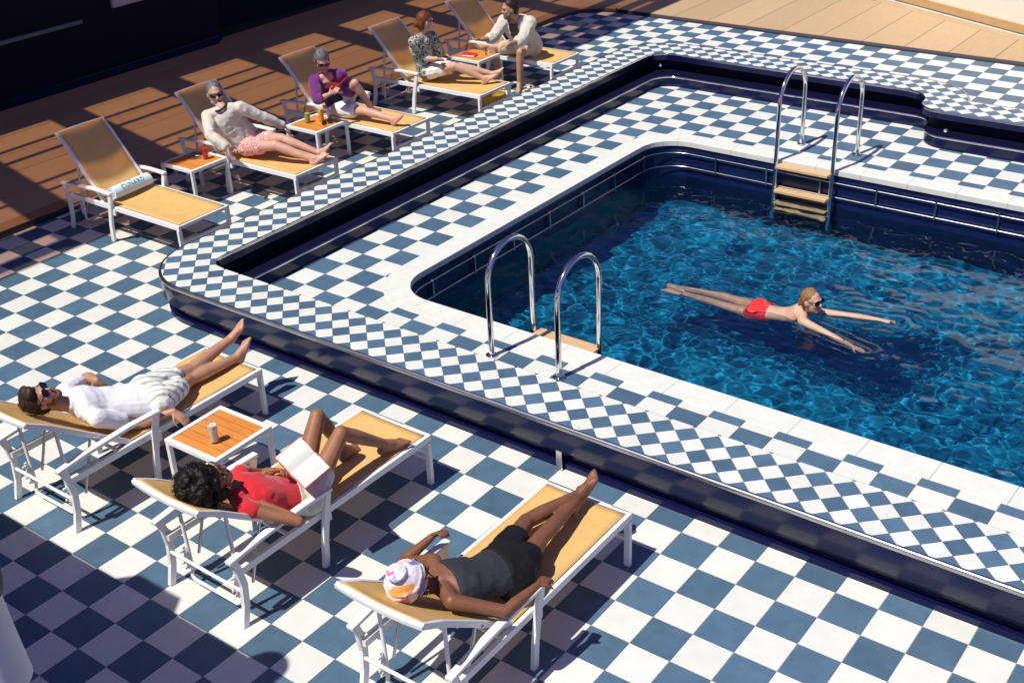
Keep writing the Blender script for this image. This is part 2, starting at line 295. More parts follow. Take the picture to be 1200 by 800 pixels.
def lay_tiles(parent, cells, ztop, thick, gap, most=300):
    """cells: (polygon in tile units, blue?, whole?). The largest in the picture become parts, the rest one part."""
    rank = []
    for i, (poly, blue, whole) in enumerate(cells):
        c = np.mean(np.array(poly), 0); u, v, dd = px((c[0], c[1], ztop))
        seen = -25 < u < 1225 and -25 < v < 825 and dd > 0
        rank.append((area(poly)/dd**2 if seen else 0, i))
    rank.sort(reverse=True); top = {i for s, i in rank[:most] if s > 0}
    cache = {}; rest = MB()
    for i, (poly, blue, whole) in enumerate(cells):
        c = np.mean(np.array(poly), 0)
        q = [((x-c[0]), (y-c[1])) for x, y in poly]
        R = max(math.hypot(*a) for a in q); k = 1-gap/(R*T)*.7
        q = [(x*k*T, y*k*T) for x, y in q]; mt = BLUE if blue else WHITE
        if i in top:
            key = (whole, blue) if whole else i
            if key not in cache:
                mb = MB(); mb.prism(q, -thick, 0); cache[key] = mb.mesh('tile', mt)
            o = link('tile', cache[key], parent); o.location = (c[0]*T, c[1]*T, ztop*T+random.uniform(-.0004, .0004))
        else:
            rest.mi = 0 if blue else 1; rest.prism([(x+c[0]*T, y+c[1]*T) for x, y in q], ztop*T-thick, ztop*T)
    if rest.v: tag(rest.build('tile_field', [BLUE, WHITE], parent, weld=False), kind='stuff')

# ------------------------------------------------------------------ floors
DZ = .15                        # deck height
def dsdf_poly():
    return [(XR+20, 42.9)]+arc(-31.0, 40.65, 2.25, 90, 180, 14)+[(-33.25, -40), (XR+20, -40)]
FLO = dsdf_poly()
O_out = bench_path(1.84); O_in = bench_path(0); O_ris = bench_path(-.75); P_in = pool_path(0)
close_r = lambda P, x: P+[(x, P[-1][1]), (x, P[0][1])]
f_floor = lambda p: sdf(FLO, p)
f_outb = lambda p: sdf(close_r(O_out, 40.), p)
f_ris = lambda p: sdf(close_r(O_ris, 40.), p)
f_pool = lambda p: sdf(close_r(P_in, 40.), p)
def floor_base():
    mb = MB(); z0, z1 = -.16, -.005
    for x0, x1, y0, y1 in ((-33.5, -17.3, -24, 43.2), (-17.3, 15, -24, 6.05), (-17.3, 15, 24.85, 43.2)): mb.prism([(x0*T, y0*T), (x1*T, y0*T), (x1*T, y1*T), (x0*T, y1*T)], z0, z1)
    return mb
floor = tag(floor_base().build('floor', GROUT), kind='structure')
cells = []
G = [(i, j) for i in range(-34, 13) for j in range(-18, 43)]
cen = np.array([(i+.5, j+.5) for i, j in G]); din = f_outb(cen); dfl = f_floor(cen)
for (i, j), a, b in zip(G, din, dfl):
    if a > 1.1 or b < -.8: continue
    q = [(i, j), (i+1, j), (i+1, j+1), (i, j+1)]
    if b < 1.2:
        q, whole = clip(q, f_floor)
        if q is None: continue
    else: whole = True
    cells.append((q, (i+j) % 2 != 0, whole))
lay_tiles(floor, cells, 0., .004, .004)
terrace = thing('pool_terrace', None, None); tag(terrace, kind='structure')
G = [(i, j) for i in range(-23, 13) for j in range(2, 33)]
cen = np.array([(i+.5, j+.5) for i, j in G]); dr = f_ris(cen); dp = f_pool(cen)
cells = []
for (i, j), a, b in zip(G, dr, dp):
    if a < -.8 or b > .72: continue
    q = [(i, j), (i+1, j), (i+1, j+1), (i, j+1)]; whole = True
    if b > -.75:
        q, whole = clip(q, lambda p: -f_pool(p)-.25)
        if q is None: continue
    cells.append((q, (i+j) % 2 != 0, whole))
lay_tiles(terrace, cells, 0., .004, .004)
# coping stones round the pool
PA = pool_path(0); PB = pool_path(.95, 1.55)
def cumlen(P): return np.concatenate([[0], np.cumsum([math.dist(a, b) for a, b in zip(P, P[1:])])])
def along(P, s, L): 
    i = min(max(int(np.searchsorted(L, s))-1, 0), len(P)-2); t = (s-L[i])/max(L[i+1]-L[i], 1e-9)
    return (P[i][0]+(P[i+1][0]-P[i][0])*t, P[i][1]+(P[i+1][1]-P[i][1])*t)
# the same parameter for the inner and the outer line: corner by corner
def dense(P, nstraight):
    out = []
    for a, b in zip(P, P[1:]):
        n = nstraight if math.dist(a, b) > 3 else 1
        out += [(a[0]+(b[0]-a[0])*k/n, a[1]+(b[1]-a[1])*k/n) for k in range(n)]
    return out+[P[-1]]
DA = dense(PA, 15); DB = dense(PB, 15)
coping = thing('pool_coping', 'pale smooth stone edging running round the swimming pool', 'pool edge')
i = 0
while i < len(DA)-1:
    n = 1 if math.dist(DA[i], DA[i+1]) > 1 else 3
    j = min(i+n, len(DA)-1); A = DA[i:j+1]; B = DB[i:j+1]
    poly = A+B[::-1]; c = np.mean(np.array(poly), 0); k = 1-.004
    mb = MB(); mb.prism([((c[0]+(x-c[0])*k)*T, (c[1]+(y-c[1])*k)*T) for x, y in poly], -.21*T, .005)
    mb.build('coping_stone', STONE, coping, bevel=.004); i = j

# ------------------------------------------------------------------ pool basin, wall rails, water
WZ = -1.62*T
basin = MB(); basin.mi = 0
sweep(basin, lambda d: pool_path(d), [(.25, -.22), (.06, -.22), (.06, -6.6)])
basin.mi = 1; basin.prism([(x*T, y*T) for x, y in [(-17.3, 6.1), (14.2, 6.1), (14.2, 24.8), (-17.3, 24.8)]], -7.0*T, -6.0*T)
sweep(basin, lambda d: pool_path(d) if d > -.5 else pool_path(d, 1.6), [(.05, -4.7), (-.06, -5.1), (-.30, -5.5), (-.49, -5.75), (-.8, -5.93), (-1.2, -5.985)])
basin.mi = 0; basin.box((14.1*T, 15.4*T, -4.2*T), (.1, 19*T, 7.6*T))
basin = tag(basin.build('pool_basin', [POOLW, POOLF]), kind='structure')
wr = thing('pool_wall_rail', 'two slim steel rails on short brackets along the dark pool wall above the water', 'rail')
for z in (-.5, -1.13):
    mb = MB(); P = dense(pool_path(-.07), 10); mb.tube([(x*T, y*T, z*T) for x, y in P], .0065, 8); mb.build('rail', STEEL, wr, True)
P = dense(pool_path(-.03), 1); mb = MB(); bm_ = None
for x0, y0, ax in [(x, 24.5, 0) for x in np.arange(-14.2, 12, 2.45)]+[(-17.05, y, 1) for y in np.arange(8.4, 23.5, 2.45)]:
    mb = MB(); mb.box((0, 0, 0), (.018, .03, .75*T) if ax == 0 else (.03, .018, .75*T)); o = mb.build('bracket', STEEL, wr); o.location = (x0*T, y0*T, -.82*T)
def water_mat():
    m = bpy.data.materials.new('pool_water'); m.use_nodes = True; nt = m.node_tree; p = nt.nodes['Principled BSDF']
    p.inputs['Base Color'].default_value = (.84, .96, 1., 1); p.inputs['Transmission Weight'].default_value = 1; p.inputs['IOR'].default_value = 1.333; p.inputs['Roughness'].default_value = 0.
    return m
sw = {k: Vector((v[0], v[1], 0)) for k, v in J['SW'].items()}
seg = [(sw[a], sw[b]) for a, b in (('neck', 'pelvis'), ('pelvis', 'anN'), ('pelvis', 'anF'), ('shN', 'haN'), ('shF', 'haF'))]   # the swimmer stirs the water
def wave(x, y):
    q = Vector((x+.10*noise.noise(Vector((x*1.7, y*1.7, 9.))), y+.10*noise.noise(Vector((x*1.7, y*1.7, 21.))), 0))
    a = .75+.5*noise.noise(Vector((x*.5, y*.5, 4.)))
    if seg:
        P = Vector((x, y, 0)); dd = min(((P-(A+(B-A)*max(0, min(1, (P-A).dot(B-A)/(B-A).length_squared)))).length for A, B in seg)); rp_ = .0060*math.exp(-dd/.22)*math.sin(.8+dd*56+3*noise.noise(Vector((x*3, y*3, 2.))))
    else: rp_ = 0
    h = rp_+.016*noise.noise(Vector((x*1.6, y*2.0, 3.1)))
    h += a*.0115*noise.noise(Vector((q.x*4.6, q.y*5.6, 7.7)))
    h += a*.0050*noise.noise(Vector((q.x*9., q.y*10.5, 2.7)))
    h += .0016*noise.noise(Vector((x*19, y*21, 1.7)))
    return h
def water():
    st = .022; x0, x1, y0, y1 = -17.15*T, 14.*T, 6.27*T, 24.6*T
    nx = int((x1-x0)/st); ny = int((y1-y0)/st); vs = []
    for j in range(ny+1):
        for i in range(nx+1):
            x = x0+(x1-x0)*i/nx; y = y0+(y1-y0)*j/ny; vs.append((x, y, WZ+wave(x, y)-.004))
    me = bpy.data.meshes.new('water'); me.from_pydata(vs, [], [(j*(nx+1)+i, j*(nx+1)+i+1, (j+1)*(nx+1)+i+1, (j+1)*(nx+1)+i) for j in range(ny) for i in range(nx)])
    me.polygons.foreach_set('use_smooth', [True]*len(me.polygons)); me.materials.append(water_mat()); return structure('water', me)
wat = water()
wat.cycles.is_caustics_caster = True; basin.cycles.is_caustics_receiver = True

# ------------------------------------------------------------------ the raised tiled bench round the terrace
bench = thing('pool_bench', 'raised bench topped with small diagonal checks, navy skirt and steel edge, curving round the pool', 'bench')
ZB = 1.43
mb = MB(); sweep(mb, bench_path, [(1.80, ZB-.02), (1.80, .64), (.42, .64), (.42, 1.10), (.06, 1.10), (.02, ZB-.02), (1.80, ZB-.02)]); mb.build('seat_slab', GROUT, bench)
mb = MB(); sweep(mb, bench_path, [(1.79, ZB+.010), (1.835, ZB+.010), (1.87, ZB-.012), (1.885, ZB-.05), (1.885, ZB-.115), (1.80, ZB-.115)]); mb.build('outer_edge_trim', STEEL, bench, True)
mb = MB(); sweep(mb, bench_path, [(.005, ZB-.012), (-.02, ZB-.016), (-.032, ZB-.03), (-.032, ZB-.11), (.04, ZB-.11)]); mb.build('inner_edge_trim', CHROME, bench, True)
mb = MB(); sweep(mb, bench_path, [(1.81, ZB-.09), (1.86, ZB-.09), (1.86, .64), (1.845, .62), (1.5, .62)]); mb.build('outer_fascia', NAVY, bench, True)
mb = MB(); sweep(mb, bench_path, [(.05, ZB-.09), (-.02, ZB-.09), (-.02, 1.06), (.36, 1.05)]); mb.build('inner_fascia', NAVY, bench, True)
mb = MB(); sweep(mb, bench_path, [(1.56, .63), (1.56, .17), (1.73, .17), (1.73, -.01)]); mb.build('outer_plinth', NAVY, bench)
mb = MB(); sweep(mb, bench_path, [(.35, 1.06), (.35, .5), (-.72, .5)]); mb.build('inner_tread', NAVYM, bench)
mb = MB(); sweep(mb, bench_path, [(-.75, .46), (-.75, -.01)]); mb.build('inner_riser', NAVY, bench)
def riser_tube():
    mb = MB(); P = bench_path(-.75); mb.tube([(x*T, y*T, .49*T) for x, y in P], .0135, 8); return mb
riser_tube().build('step_nosing', CHROME, bench, True)
for bx in (-6.0, 9.): 
    mb = MB(); mb.box((0, 0, 0), (.05, .012, .60*T)); o = mb.build('support_bracket', STEEL, bench, bevel=.002); o.location = (bx*T, .55*T, .31*T)
for bx, by in ((-5.9, 29.75), (-21.1, 31.75), (-1.5, 29.75)):
    mb = MB(); mb.lathe([(.0, -.01), (.022, -.01), (.026, 0), (.018, .012), (0, .014)], seg=16); o = mb.build('step_light', CHROME, bench, True); o.location = (bx*T, by*T-.12, .80*T); o.rotation_euler = (math.pi/2, 0, 0)
    if bx < -20: o.rotation_euler = (math.pi/2, 0, math.radians(40)); o.location = (-21.35*T, 31.75*T, .86*T)
BI = close_r(bench_path(.004), 40.); BO = close_r(bench_path(1.79), 40.)
f_bench = lambda p: np.minimum(sdf(BO, p), -sdf(BI, p))
cells = []; pit = .716; hx = pit/2
G = []
for i in range(-40, 32):
    for j in range(-8, 48):
        for o_, blue in ((0, True), (hx, False)):
            G.append((-8.0+i*pit+o_, 1.955+j*pit+o_, blue))
d = f_bench(np.array([(a, b) for a, b, c in G]))
for (a, b, blue), dd in zip(G, d):
    if dd < -.4 or a > 11: continue
    q = [(a-hx, b), (a, b-hx), (a+hx, b), (a, b+hx)]; whole = True
    if dd < .42:
        q, whole = clip(q, f_bench)
        if q is None or area(q) < .004: continue
    cells.append((q, blue, whole))
lay_tiles(bench, cells, ZB, .004, .003)

# ------------------------------------------------------------------ wooden deck, walls, roof
deck = thing('sun_deck', None, None); tag(deck, kind='structure')
border = MB()
bp = [(40., 43.15)]+arc(-31.0, 40.65, 2.5, 90, 180, 14)+[(-33.5, -40.)]
def bpath(d): return [(40., 43.15+d-.25)]+arc(-31.0, 40.65, 2.25+d, 90, 180, 14)+[(-33.25-d, -40.)]
sweep(border, bpath, [(.0, -.01), (.0, .02), (.24, .02), (.30, DZ-.02), (.36, DZ-.02)])
border.build('deck_riser', simple('dark_rubber_edge', (.018, .012, .025), .6), deck)
mb = MB(); sweep(mb, lambda d: arc(-31.0, 40.65, 2.25+d, 97, 180, 14)+[(-33.25-d, -40.)], [(.32, DZ-.04), (.32, DZ), (1.1, DZ), (1.1, DZ-.04)])
mb2 = MB(); mb2.prism([(x*T, y*T) for x, y in [(-60, -40), (-34.2, -40), (-34.2, 80), (-60, 80)]], -.2, DZ*T-.012); mb2.prism([(x*T, y*T) for x, y in [(-34.2, 43.6), (42, 43.6), (42, 80), (-34.2, 80)]], -.2, DZ*T-.012)
mb2.build('deck_bed', simple('deck_caulking', (.05, .035, .025), .8), deck)
mb.build('margin_plank', DECKD, deck)
PW = 2.38; x = -34.36
def wl(xx): return 52.9-.47*(xx+18.3)                         # line of the cream wall
k = 0
for i in range(6):
    x1 = x-PW*i; x0 = x1-PW+.035; y = -16-((i*5.3) % 9)
    while y < 72:
        y2 = y+15.5; mb = MB(); mb.prism([((x0-(x0+x1)/2)*T, -15.48*T/2), ((x1-(x0+x1)/2)*T, -15.48*T/2), ((x1-(x0+x1)/2)*T, 15.48*T/2), ((x0-(x0+x1)/2)*T, 15.48*T/2)], -.012, 0)
        o = mb.build('plank', DECK, deck); o.location = ((x0+x1)/2*T, (y+y2)/2*T, DZ*T-.0005*(k % 2)); y = y2; k += 1
x0 = -34.34
while x0 < 12:
    x1 = x0+PW-.035
    ys = []
    for q in range(7):
        xx = x0+(x1-x0)*q/6
        ys.append((xx, 43.24 if xx > -31.3 else 40.65+math.sqrt(max(0, 3.36**2-(xx+31.0)**2)))); 
    top = [(x1, max(46., min(wl(x1)-.75, 60.))), (x0, max(46., min(wl(x0)-.75, 60.)))]
    cx = (x0+x1)/2; mb = MB(); mb.prism([((a-cx)*T, (b-50)*T) for a, b in ys+top], -.012, 0); o = mb.build('plank', DECK, deck); o.location = (cx*T, 50*T, DZ*T); x0 += PW
# cream wall with timber skirting, right of the far deck
cw = thing('cream_wall', 'cream painted wall with timber skirting beyond the sunlit deck', 'wall')
base = [(-18.3, 60.), (-18.3, 53.6), (-18.1, 53.1), (-17.6, 52.7), (-16.4, 52.15), (-8.3, 48.2), (4., 43.9), (30., 43.9)]
def wall_run(mb, off, th, z0, z1, pts=base):
    P = [Vector((a*T, b*T, 0)) for a, b in pts]; rows = []
    for i, p in enumerate(P):
        d = (P[min(i+1, len(P)-1)]-P[max(i-1, 0)]).normalized(); n = Vector((d.y, -d.x, 0)); rows.append((p-n*(off*T), p-n*((off+th)*T)))
    vs = []
    for a, b in rows: vs += [(a.x, a.y, z0*T), (a.x, a.y, z1*T), (b.x, b.y, z1*T), (b.x, b.y, z0*T)]
    fs = [(0, 1, 2, 3), tuple(4*(len(rows)-1)+k for k in (3, 2, 1, 0))]
    for i in range(len(rows)-1):
        for k in range(4): fs.append((4*i+k, 4*i+(k+1) % 4, 4*i+4+(k+1) % 4, 4*i+4+k))
    mb.add(vs, fs)
mb = MB(); wall_run(mb, 0., .4, DZ-.1, 14.); mb.build('wall_panel', WALLW, cw)
mb = MB(); wall_run(mb, -.16, .15, DZ+.16, DZ+.62); mb.build('skirting', RAILW, cw, bevel=.006)
mb = MB(); wall_run(mb, -.34, .33, DZ-.02, DZ+.10); mb.build('gutter_strip', simple('white_waterway', (.62, .54, .42), .5), cw, bevel=.004)
mb = MB(); wall_run(mb, -.80, .44, DZ-.03, DZ+.012); mb.build('margin_plank', DECK, cw)
mb = MB(); mb.lathe([(0, 0), (.10, 0), (.10, .006), (.085, .012), (0, .012)], seg=24); o = mb.build('deck_plate', STEEL, None, True); o.location = (-19.6*T, 52.5*T, DZ*T)
tag(o, 'round metal plate set into the deck boards by the end of the cream wall', 'deck plate')
# dark wall on the shaded side
dw = thing('dark_side_wall', 'deep navy wall in shade behind the loungers, pale sill and panel on it', 'wall')
mb = MB(); mb.prism([(a*T, b*T) for a, b in [(-56, -20), (-47.9, -20)]+arc(-49.4, 25.2, 1.5, 0, 90, 8)+[(-56, 26.7)]], -.05, 24*T); mb.build('wall_panel', NAVYM, dw)
mb = MB(); mb.prism([(a*T, b*T) for a, b in [(-56, 26.75), (-50.6, 26.75), (-49.6, 34.), (-49.6, 80), (-56, 80)]], -.05, 24*T); mb.build('wall_panel', NAVYM, dw)
mb = MB(); mb.box((-47.75*T, 12.1*T, 3.43*T), (.3*T, 9.0*T, .2*T)); mb.build('sill', simple('sill_paint', (.10, .14, .16), .5), dw, bevel=.01)
mb = MB(); mb.box((-47.8*T, 21.2*T, 4.8*T), (.2*T, 5.0*T, 2.25*T)); mb.build('pale_panel', simple('grey_panel', (.42, .40, .45), .5), dw, bevel=.006)
mb = MB(); mb.box((-47.8*T, 5*T, (DZ+.2)*T), (.25*T, 41*T, .5*T)); mb.build('skirting', NAVY, dw, bevel=.004)
# glazed roof over the lounger side: frame beams, thin rails, tinted panes
RZ = 22.; sx, sy = -.14*RZ, -.56*RZ
roof = thing('glass_roof', 'tinted glass roof with dark beams above the loungers', 'roof')
ROOFP = simple('roof_frame_paint', (.3, .3, .32), .5)
def roof_bar(name, a, b, w):
    mb = MB(); mb.bar(((a[0]+sx)*T, (a[1]+sy)*T, RZ*T), ((b[0]+sx)*T, (b[1]+sy)*T, RZ*T), w*T, .25); mb.build(name, ROOFP, roof)
for xx, ww in ((-30.75, .7), (-32.5, 1.0), (-40.3, .22), (-41.9, .22), (-36.9, .16), (-35.8, .16), (-44.4, .25)): roof_bar('edge_beam' if ww > .4 else 'glazing_bar', (xx, -16), (xx, 60), ww)
roof_bar('end_beam', (-29.4, 33), (-29.4, 60), 1.2)
for yy in np.arange(-7.2, 60, 6.2): roof_bar('cross_beam', (-48.5, yy+1.9), (-29.95, yy-1.8), 1.45)
mb = MB(); mb.prism([((a+sx)*T, (b+sy)*T) for a, b in [(-50, -16), (-29.85, -16), (-29.85, 60), (-50, 60)]], RZ*T-.02, RZ*T-.012); mb.build('tinted_pane', TINT, roof)
# upper deck the picture is taken from: its edge shades the near corner
ud = thing('upper_deck', 'edge of the deck above, shading the near corner of the chequered floor', 'upper deck')
UZ = 12.; mb = MB(); mb.prism([(a*T, b*T) for a, b in [(-30, -40), (2.2, -40), (2.2, -18.05), (-8.0, -17.95), (-8.0, -16.2)]+arc(-8.75, -15.75, .5, -20, 140, 8)+[(-9.3, -15.72), (-11.8, -15.72), (-12.1, -15.3), (-13.6, -15.3), (-14., -15.72), (-30, -15.72)]], (UZ-.6)*T, UZ*T); mb.build('deck_edge', WFRAME, ud)
# flared white post with a navy top at the near left
fp = thing('flared_post', 'white flared post with a bulging navy top at the bottom left corner', 'post', (2.04*T, -18.16*T, UZ*T))
mb = MB(); mb.lathe([(.076, 0), (.073, .03), (.069, .08), (.065, .13), (.062, .18), (.060, .215), (0, .215)], seg=32); mb.build('flared_base', WFRAME, fp, True)
mb = MB(); mb.lathe([(0, .21), (.058, .21), (.069, .222), (.073, .25), (.072, .29), (.066, .35), (.05, .40), (.02, .43), (0, .43)], seg=32); mb.build('rounded_top', simple('navy_cover', (.004, .005, .04), .5, spec=.2), fp, True)

# ------------------------------------------------------------------ pool ladders
def ladder(y_in, y_out, label):
    L = thing('pool_ladder', label, 'pool ladder', (-10.0*T, y_in*T, 0), 0, 'pool ladders')
    h = (y_out-y_in)*T; r = abs(h)/2; sg = 1 if h > 0 else -1
    for s in (-1, 1):
        P = [(0, 0, -3.9*T), (0, 0, 2.45*T)]+[(0, sg*(r-r*math.cos(t)), 2.45*T+r*math.sin(t)) for t in (math.pi*k/16 for k in range(1, 16))]+[(0, h, 2.45*T), (0, h, 0)]
        mb = MB(); mb.tube(P, .0245, 14); o = mb.build('handrail', CHROME, L, True); o.location = (s*1.27*T, 0, 0)
        mb = MB(); mb.lathe([(0, .005), (.052, .005), (.052, .014), (.03, .022), (.0, .022)], seg=20); f = mb.build('flange', CHROME, L, True); f.location = (s*1.27*T, h, 0)
    for z in (-.14, -1.22, -1.95, -2.7):
        mb = MB(); mb.box((0, 0, 0), (2.34*T, .125, .032)); o = mb.build('tread', OAK, L, bevel=.006); o.cycles.is_caustics_receiver = True; o.location = (0, -sg*.02+sg*.01, z*T)
        for s in (-1, 1): mb = MB(); mb.box((s*1.21*T, 0, -.022), (.02, .06, .02)); mb.build('tread_bolt', STEEL, o)
    return L
ladder(6.68, 4.47, 'polished steel pool ladder on the edge nearest the front loungers')
ladder(24.28, 26.78, 'polished steel pool ladder against the far wall, wooden treads showing above the water')

# ------------------------------------------------------------------ sun loungers
ANG = {'front': math.radians(37), 'back': math.radians(48)}
HU, HZ, BL = 1.24, .405, .86
def lp(s, u, z): return (s, -u, z)
def back_pt(s, t, ang, off=0.):
    # point on the backrest, t metres from the hinge, off above the cloth
    return lp(s, HU+t*math.cos(ang)-off*math.sin(ang), HZ+t*math.sin(ang)+off*math.cos(ang))
def sag_grid(f, n1, n2, th, name, mt, parent):
    top = [f(i/n1*2-1, j/n2) for j in range(n2+1) for i in range(n1+1)]; mb = MB()
    q = lambda i, j: j*(n1+1)+i
    F = [(q(i, j), q(i+1, j), q(i+1, j+1), q(i, j+1)) for j in range(n2) for i in range(n1)]
    mb.add(top, F); o = mb.build(name, mt, parent, True); md = o.modifiers.new('thickness', 'SOLIDIFY'); md.thickness = th; md.offset = 0
    return o
def lounger(kind, name='sun_lounger'):
    ang = ANG[kind]; L = thing(name, 'x', 'sun lounger')
    W = .30                                            # centre of the long rails
    def P(nm, fn, mt=WFRAME, bev=.004, smooth=False, par=None):
        mb = MB(); fn(mb); return mb.build(nm, mt, par or L, smooth, bev)
    for s in (-1, 1):
        P('side_rail', lambda m: m.bar(lp(s*(W+.012), -.0, .378), lp(s*(W+.012), 1.78, .372), .028, .05))
        P('foot_leg', lambda m: m.bar(lp(s*(W+.010), .022, 0), lp(s*(W+.010), .022, .352), .044, .03, (0, 1, 0)))
        P('arm_leg', lambda m: m.strip([lp(s*.347, 1.105, 0), lp(s*.347, 1.085, .2), lp(s*.345, 1.04, .42), lp(s*.345, 1.012, .525)], .03, .046, side=(1, 0, 0)))
        P('rear_leg', lambda m: m.strip([lp(s*.347, 1.80, 0), lp(s*.347, 1.765, .15), lp(s*.347, 1.755, .30), lp(s*.345, 1.775, .42), lp(s*.345, 1.80, .495)], .03, .046, side=(1, 0, 0)))
        a = P('armrest', lambda m: m.strip([lp(s*.345, .985, .545), lp(s*.345, 1.25, .550), lp(s*.345, 1.6, .532), lp(s*.345, 1.84, .506)], .05, .026), bev=.006)
        for uu in (1.062, 1.755): P('arm_spacer', lambda m: m.tube([lp(s*.31, uu, .374), lp(s*.345, uu, .374)], .012), bev=0, smooth=True)
    P('foot_bar', lambda m: m.bar(lp(-W, .014, .383), lp(W, .014, .383), .026, .034))
    P('foot_stretcher', lambda m: m.bar(lp(-W, .022, .21), lp(W, .022, .21), .022, .03))
    P('rear_crossbar', lambda m: m.tube([lp(-.335, 1.765, .245), lp(.335, 1.765, .245)], .012), bev=0, smooth=True)
    P('mid_crossbar', lambda m: m.tube([lp(-.30, 1.30, .345), lp(.30, 1.30, .345)], .013), bev=0, smooth=True)
    for s in (-1, 1): P('plastic_glide', lambda m: m.box(lp(s*.33, 1.02, .34), (.02, .05, .07)), bev=.003)
    sag_grid(lambda a, b: lp(a*W*.985, .03+b*(HU-.03), HZ-.018*(1-a*a)*min(1, 6*min(b, 1-b)+.3)), 10, 24, .004, 'seat_sling', SLING, L)
    bf = bpy.data.objects.new('backrest', None); C.objects.link(bf); bf.parent = L
    for s in (-1, 1): P('backrest_rail', lambda m: m.strip([back_pt(s*.283, t, ang) if t < BL*.8 else back_pt(s*.283, t, ang, -.10*(t-BL*.8)) for t in (-.02, .25, .5, BL*.8, BL*.9, BL)], .028, .036, side=(1, 0, 0)), par=bf)
    P('top_bar', lambda m: m.strip([back_pt(.296*a, BL+.0-.012*(a*a), ang, -.018-.012*(1-a*a)) for a in (-1, -.6, -.2, .2, .6, 1)], .036, .028), par=bf)
    sag_grid(lambda a, b: back_pt(a*.275, .02+b*(BL-.03), ang, .012-.03*(1-a*a)*min(1, 5*min(b, 1-b)+.25)-.012*max(0, b-.8)/.2), 10, 18, .004, 'backrest_sling', SLING, bf)
    # ratchet under the backrest
    rt = P('ratchet_frame', lambda m: m.tube([back_pt(-.235, .58, ang, -.02)]+[lp(-.235, 1.70, .12), lp(-.228, 1.715, .075), lp(-.20, 1.72, .055), lp(.20, 1.72, .055), lp(.228, 1.715, .075), lp(.235, 1.70, .12)]+[back_pt(.235, .58, ang, -.02)], .0125), bev=0, smooth=True)
    for s in (-1, 1): P('support_strut', lambda m: m.tube([back_pt(s*.255, .30, ang, -.02), lp(s*.255, 1.62, .18)], .010), STEEL, 0, True)
    for s in (-1, 1):
        for k in range(4): P('ratchet_tooth', lambda m: m.box(lp(s*.235, 1.735+.012*(k % 2), .15+k*.045), (.012, .035, .014)), bev=0, par=rt)
        P('ratchet_plate', lambda m: m.bar(lp(s*.24, 1.72, .13), lp(s*.24, 1.735, .31), .012, .018), bev=0, par=rt)
        P('rivet', lambda m: m.sphere(back_pt(s*.30, .30, ang, -.01), .011, None, 8, 6), STEEL, 0, True)
    return L
pf = lounger('front'); pb = lounger('back')
FR = [(-15.92, 'white framed lounger carrying the man in a white T-shirt'), (-9.62, 'white framed lounger carrying the woman in a red top'), (-3.57, 'white framed lounger carrying the woman in a patterned turban')]
BK = [(5.05, 'empty white framed lounger with a rolled blue towel on its ochre seat'), (10.95, 'white framed lounger carrying the bearded man in a cream jumper'), (16.8, 'white framed lounger carrying the woman in a purple shirt'), (22.85, 'white framed lounger carrying the woman in a printed blouse'), (28.7, 'white framed lounger carrying the sitting man in beige')]
for i, (x, lb) in enumerate(FR):
    o = pf if i == 0 else copy_tree(pf); o.location = (x*T, -1.72*T, 0); o.rotation_euler = (0, 0, (0, -.012, .008)[i]); tag(o, lb, 'sun lounger', 'front loungers facing the pool')
for i, (y, lb) in enumerate(BK):
    o = pb if i == 0 else copy_tree(pb); o.location = (-25.05*T, y*T, 0); o.rotation_euler = (0, 0, -math.pi/2+(0, .01, -.008, .006, 0)[i]); tag(o, lb, 'sun lounger', 'back loungers along the wooden deck')
# ------------------------------------------------------------------ side tables
TH = 1.6*T
def table(loc, label, proto=[]):
    if proto: t = copy_tree(proto[0])
    else:
        t = thing('side_table', 'x', 'side table'); h = .975*T; proto.append(t)
        for s, e in ((-1, -1), (1, -1), (1, 1), (-1, 1)):
            mb = MB(); mb.bar((s*(h-.018), e*(h-.018), 0), (s*(h-.018), e*(h-.018), TH-.036), .034, .034, (0, 1, 0)); mb.build('leg', WFRAME, t, bevel=.004)
        for a, b, w in (((-h, -h+.018), (h, -h+.018), 0), ((-h, h-.018), (h, h-.018), 0), ((-h+.018, -h+.0365), (-h+.018, h-.0365), 1), ((h-.018, -h+.0365), (h-.018, h-.0365), 1)):
            mb = MB(); mb.bar((a[0], a[1], TH-.018), (b[0], b[1], TH-.018), .036, .036); mb.build('top_rail', WFRAME, t, bevel=.004)
        n = 6; wd = (2*h-.076)/n
        for k in range(n):
            mb = MB(); mb.box((0, 0, 0), (2*h-.076, wd-.008, .016)); o = mb.build('slat', TEAK, t, bevel=.002); o.location = (0, -h+.038+wd*(k+.5), TH-.012)
    t.location = (loc[0]*T, loc[1]*T, 0); t.rotation_euler = (0, 0, loc[2]); tag(t, label, 'side table', 'white side tables with orange slats'); return t
table((-13.05, -4.8, .02), 'orange slatted side table with a milky drink, between the two front loungers')
table((-29.87, 8.7, 0), 'orange slatted side table with a red drink and an ashtray, beside the empty lounger')
table((-28.78, 14.72, 0), 'orange slatted side table with green and orange juices and sunglasses')
table((-29.3, 26.75, 0), 'orange slatted side table with a small red book, in front of the sitting man')
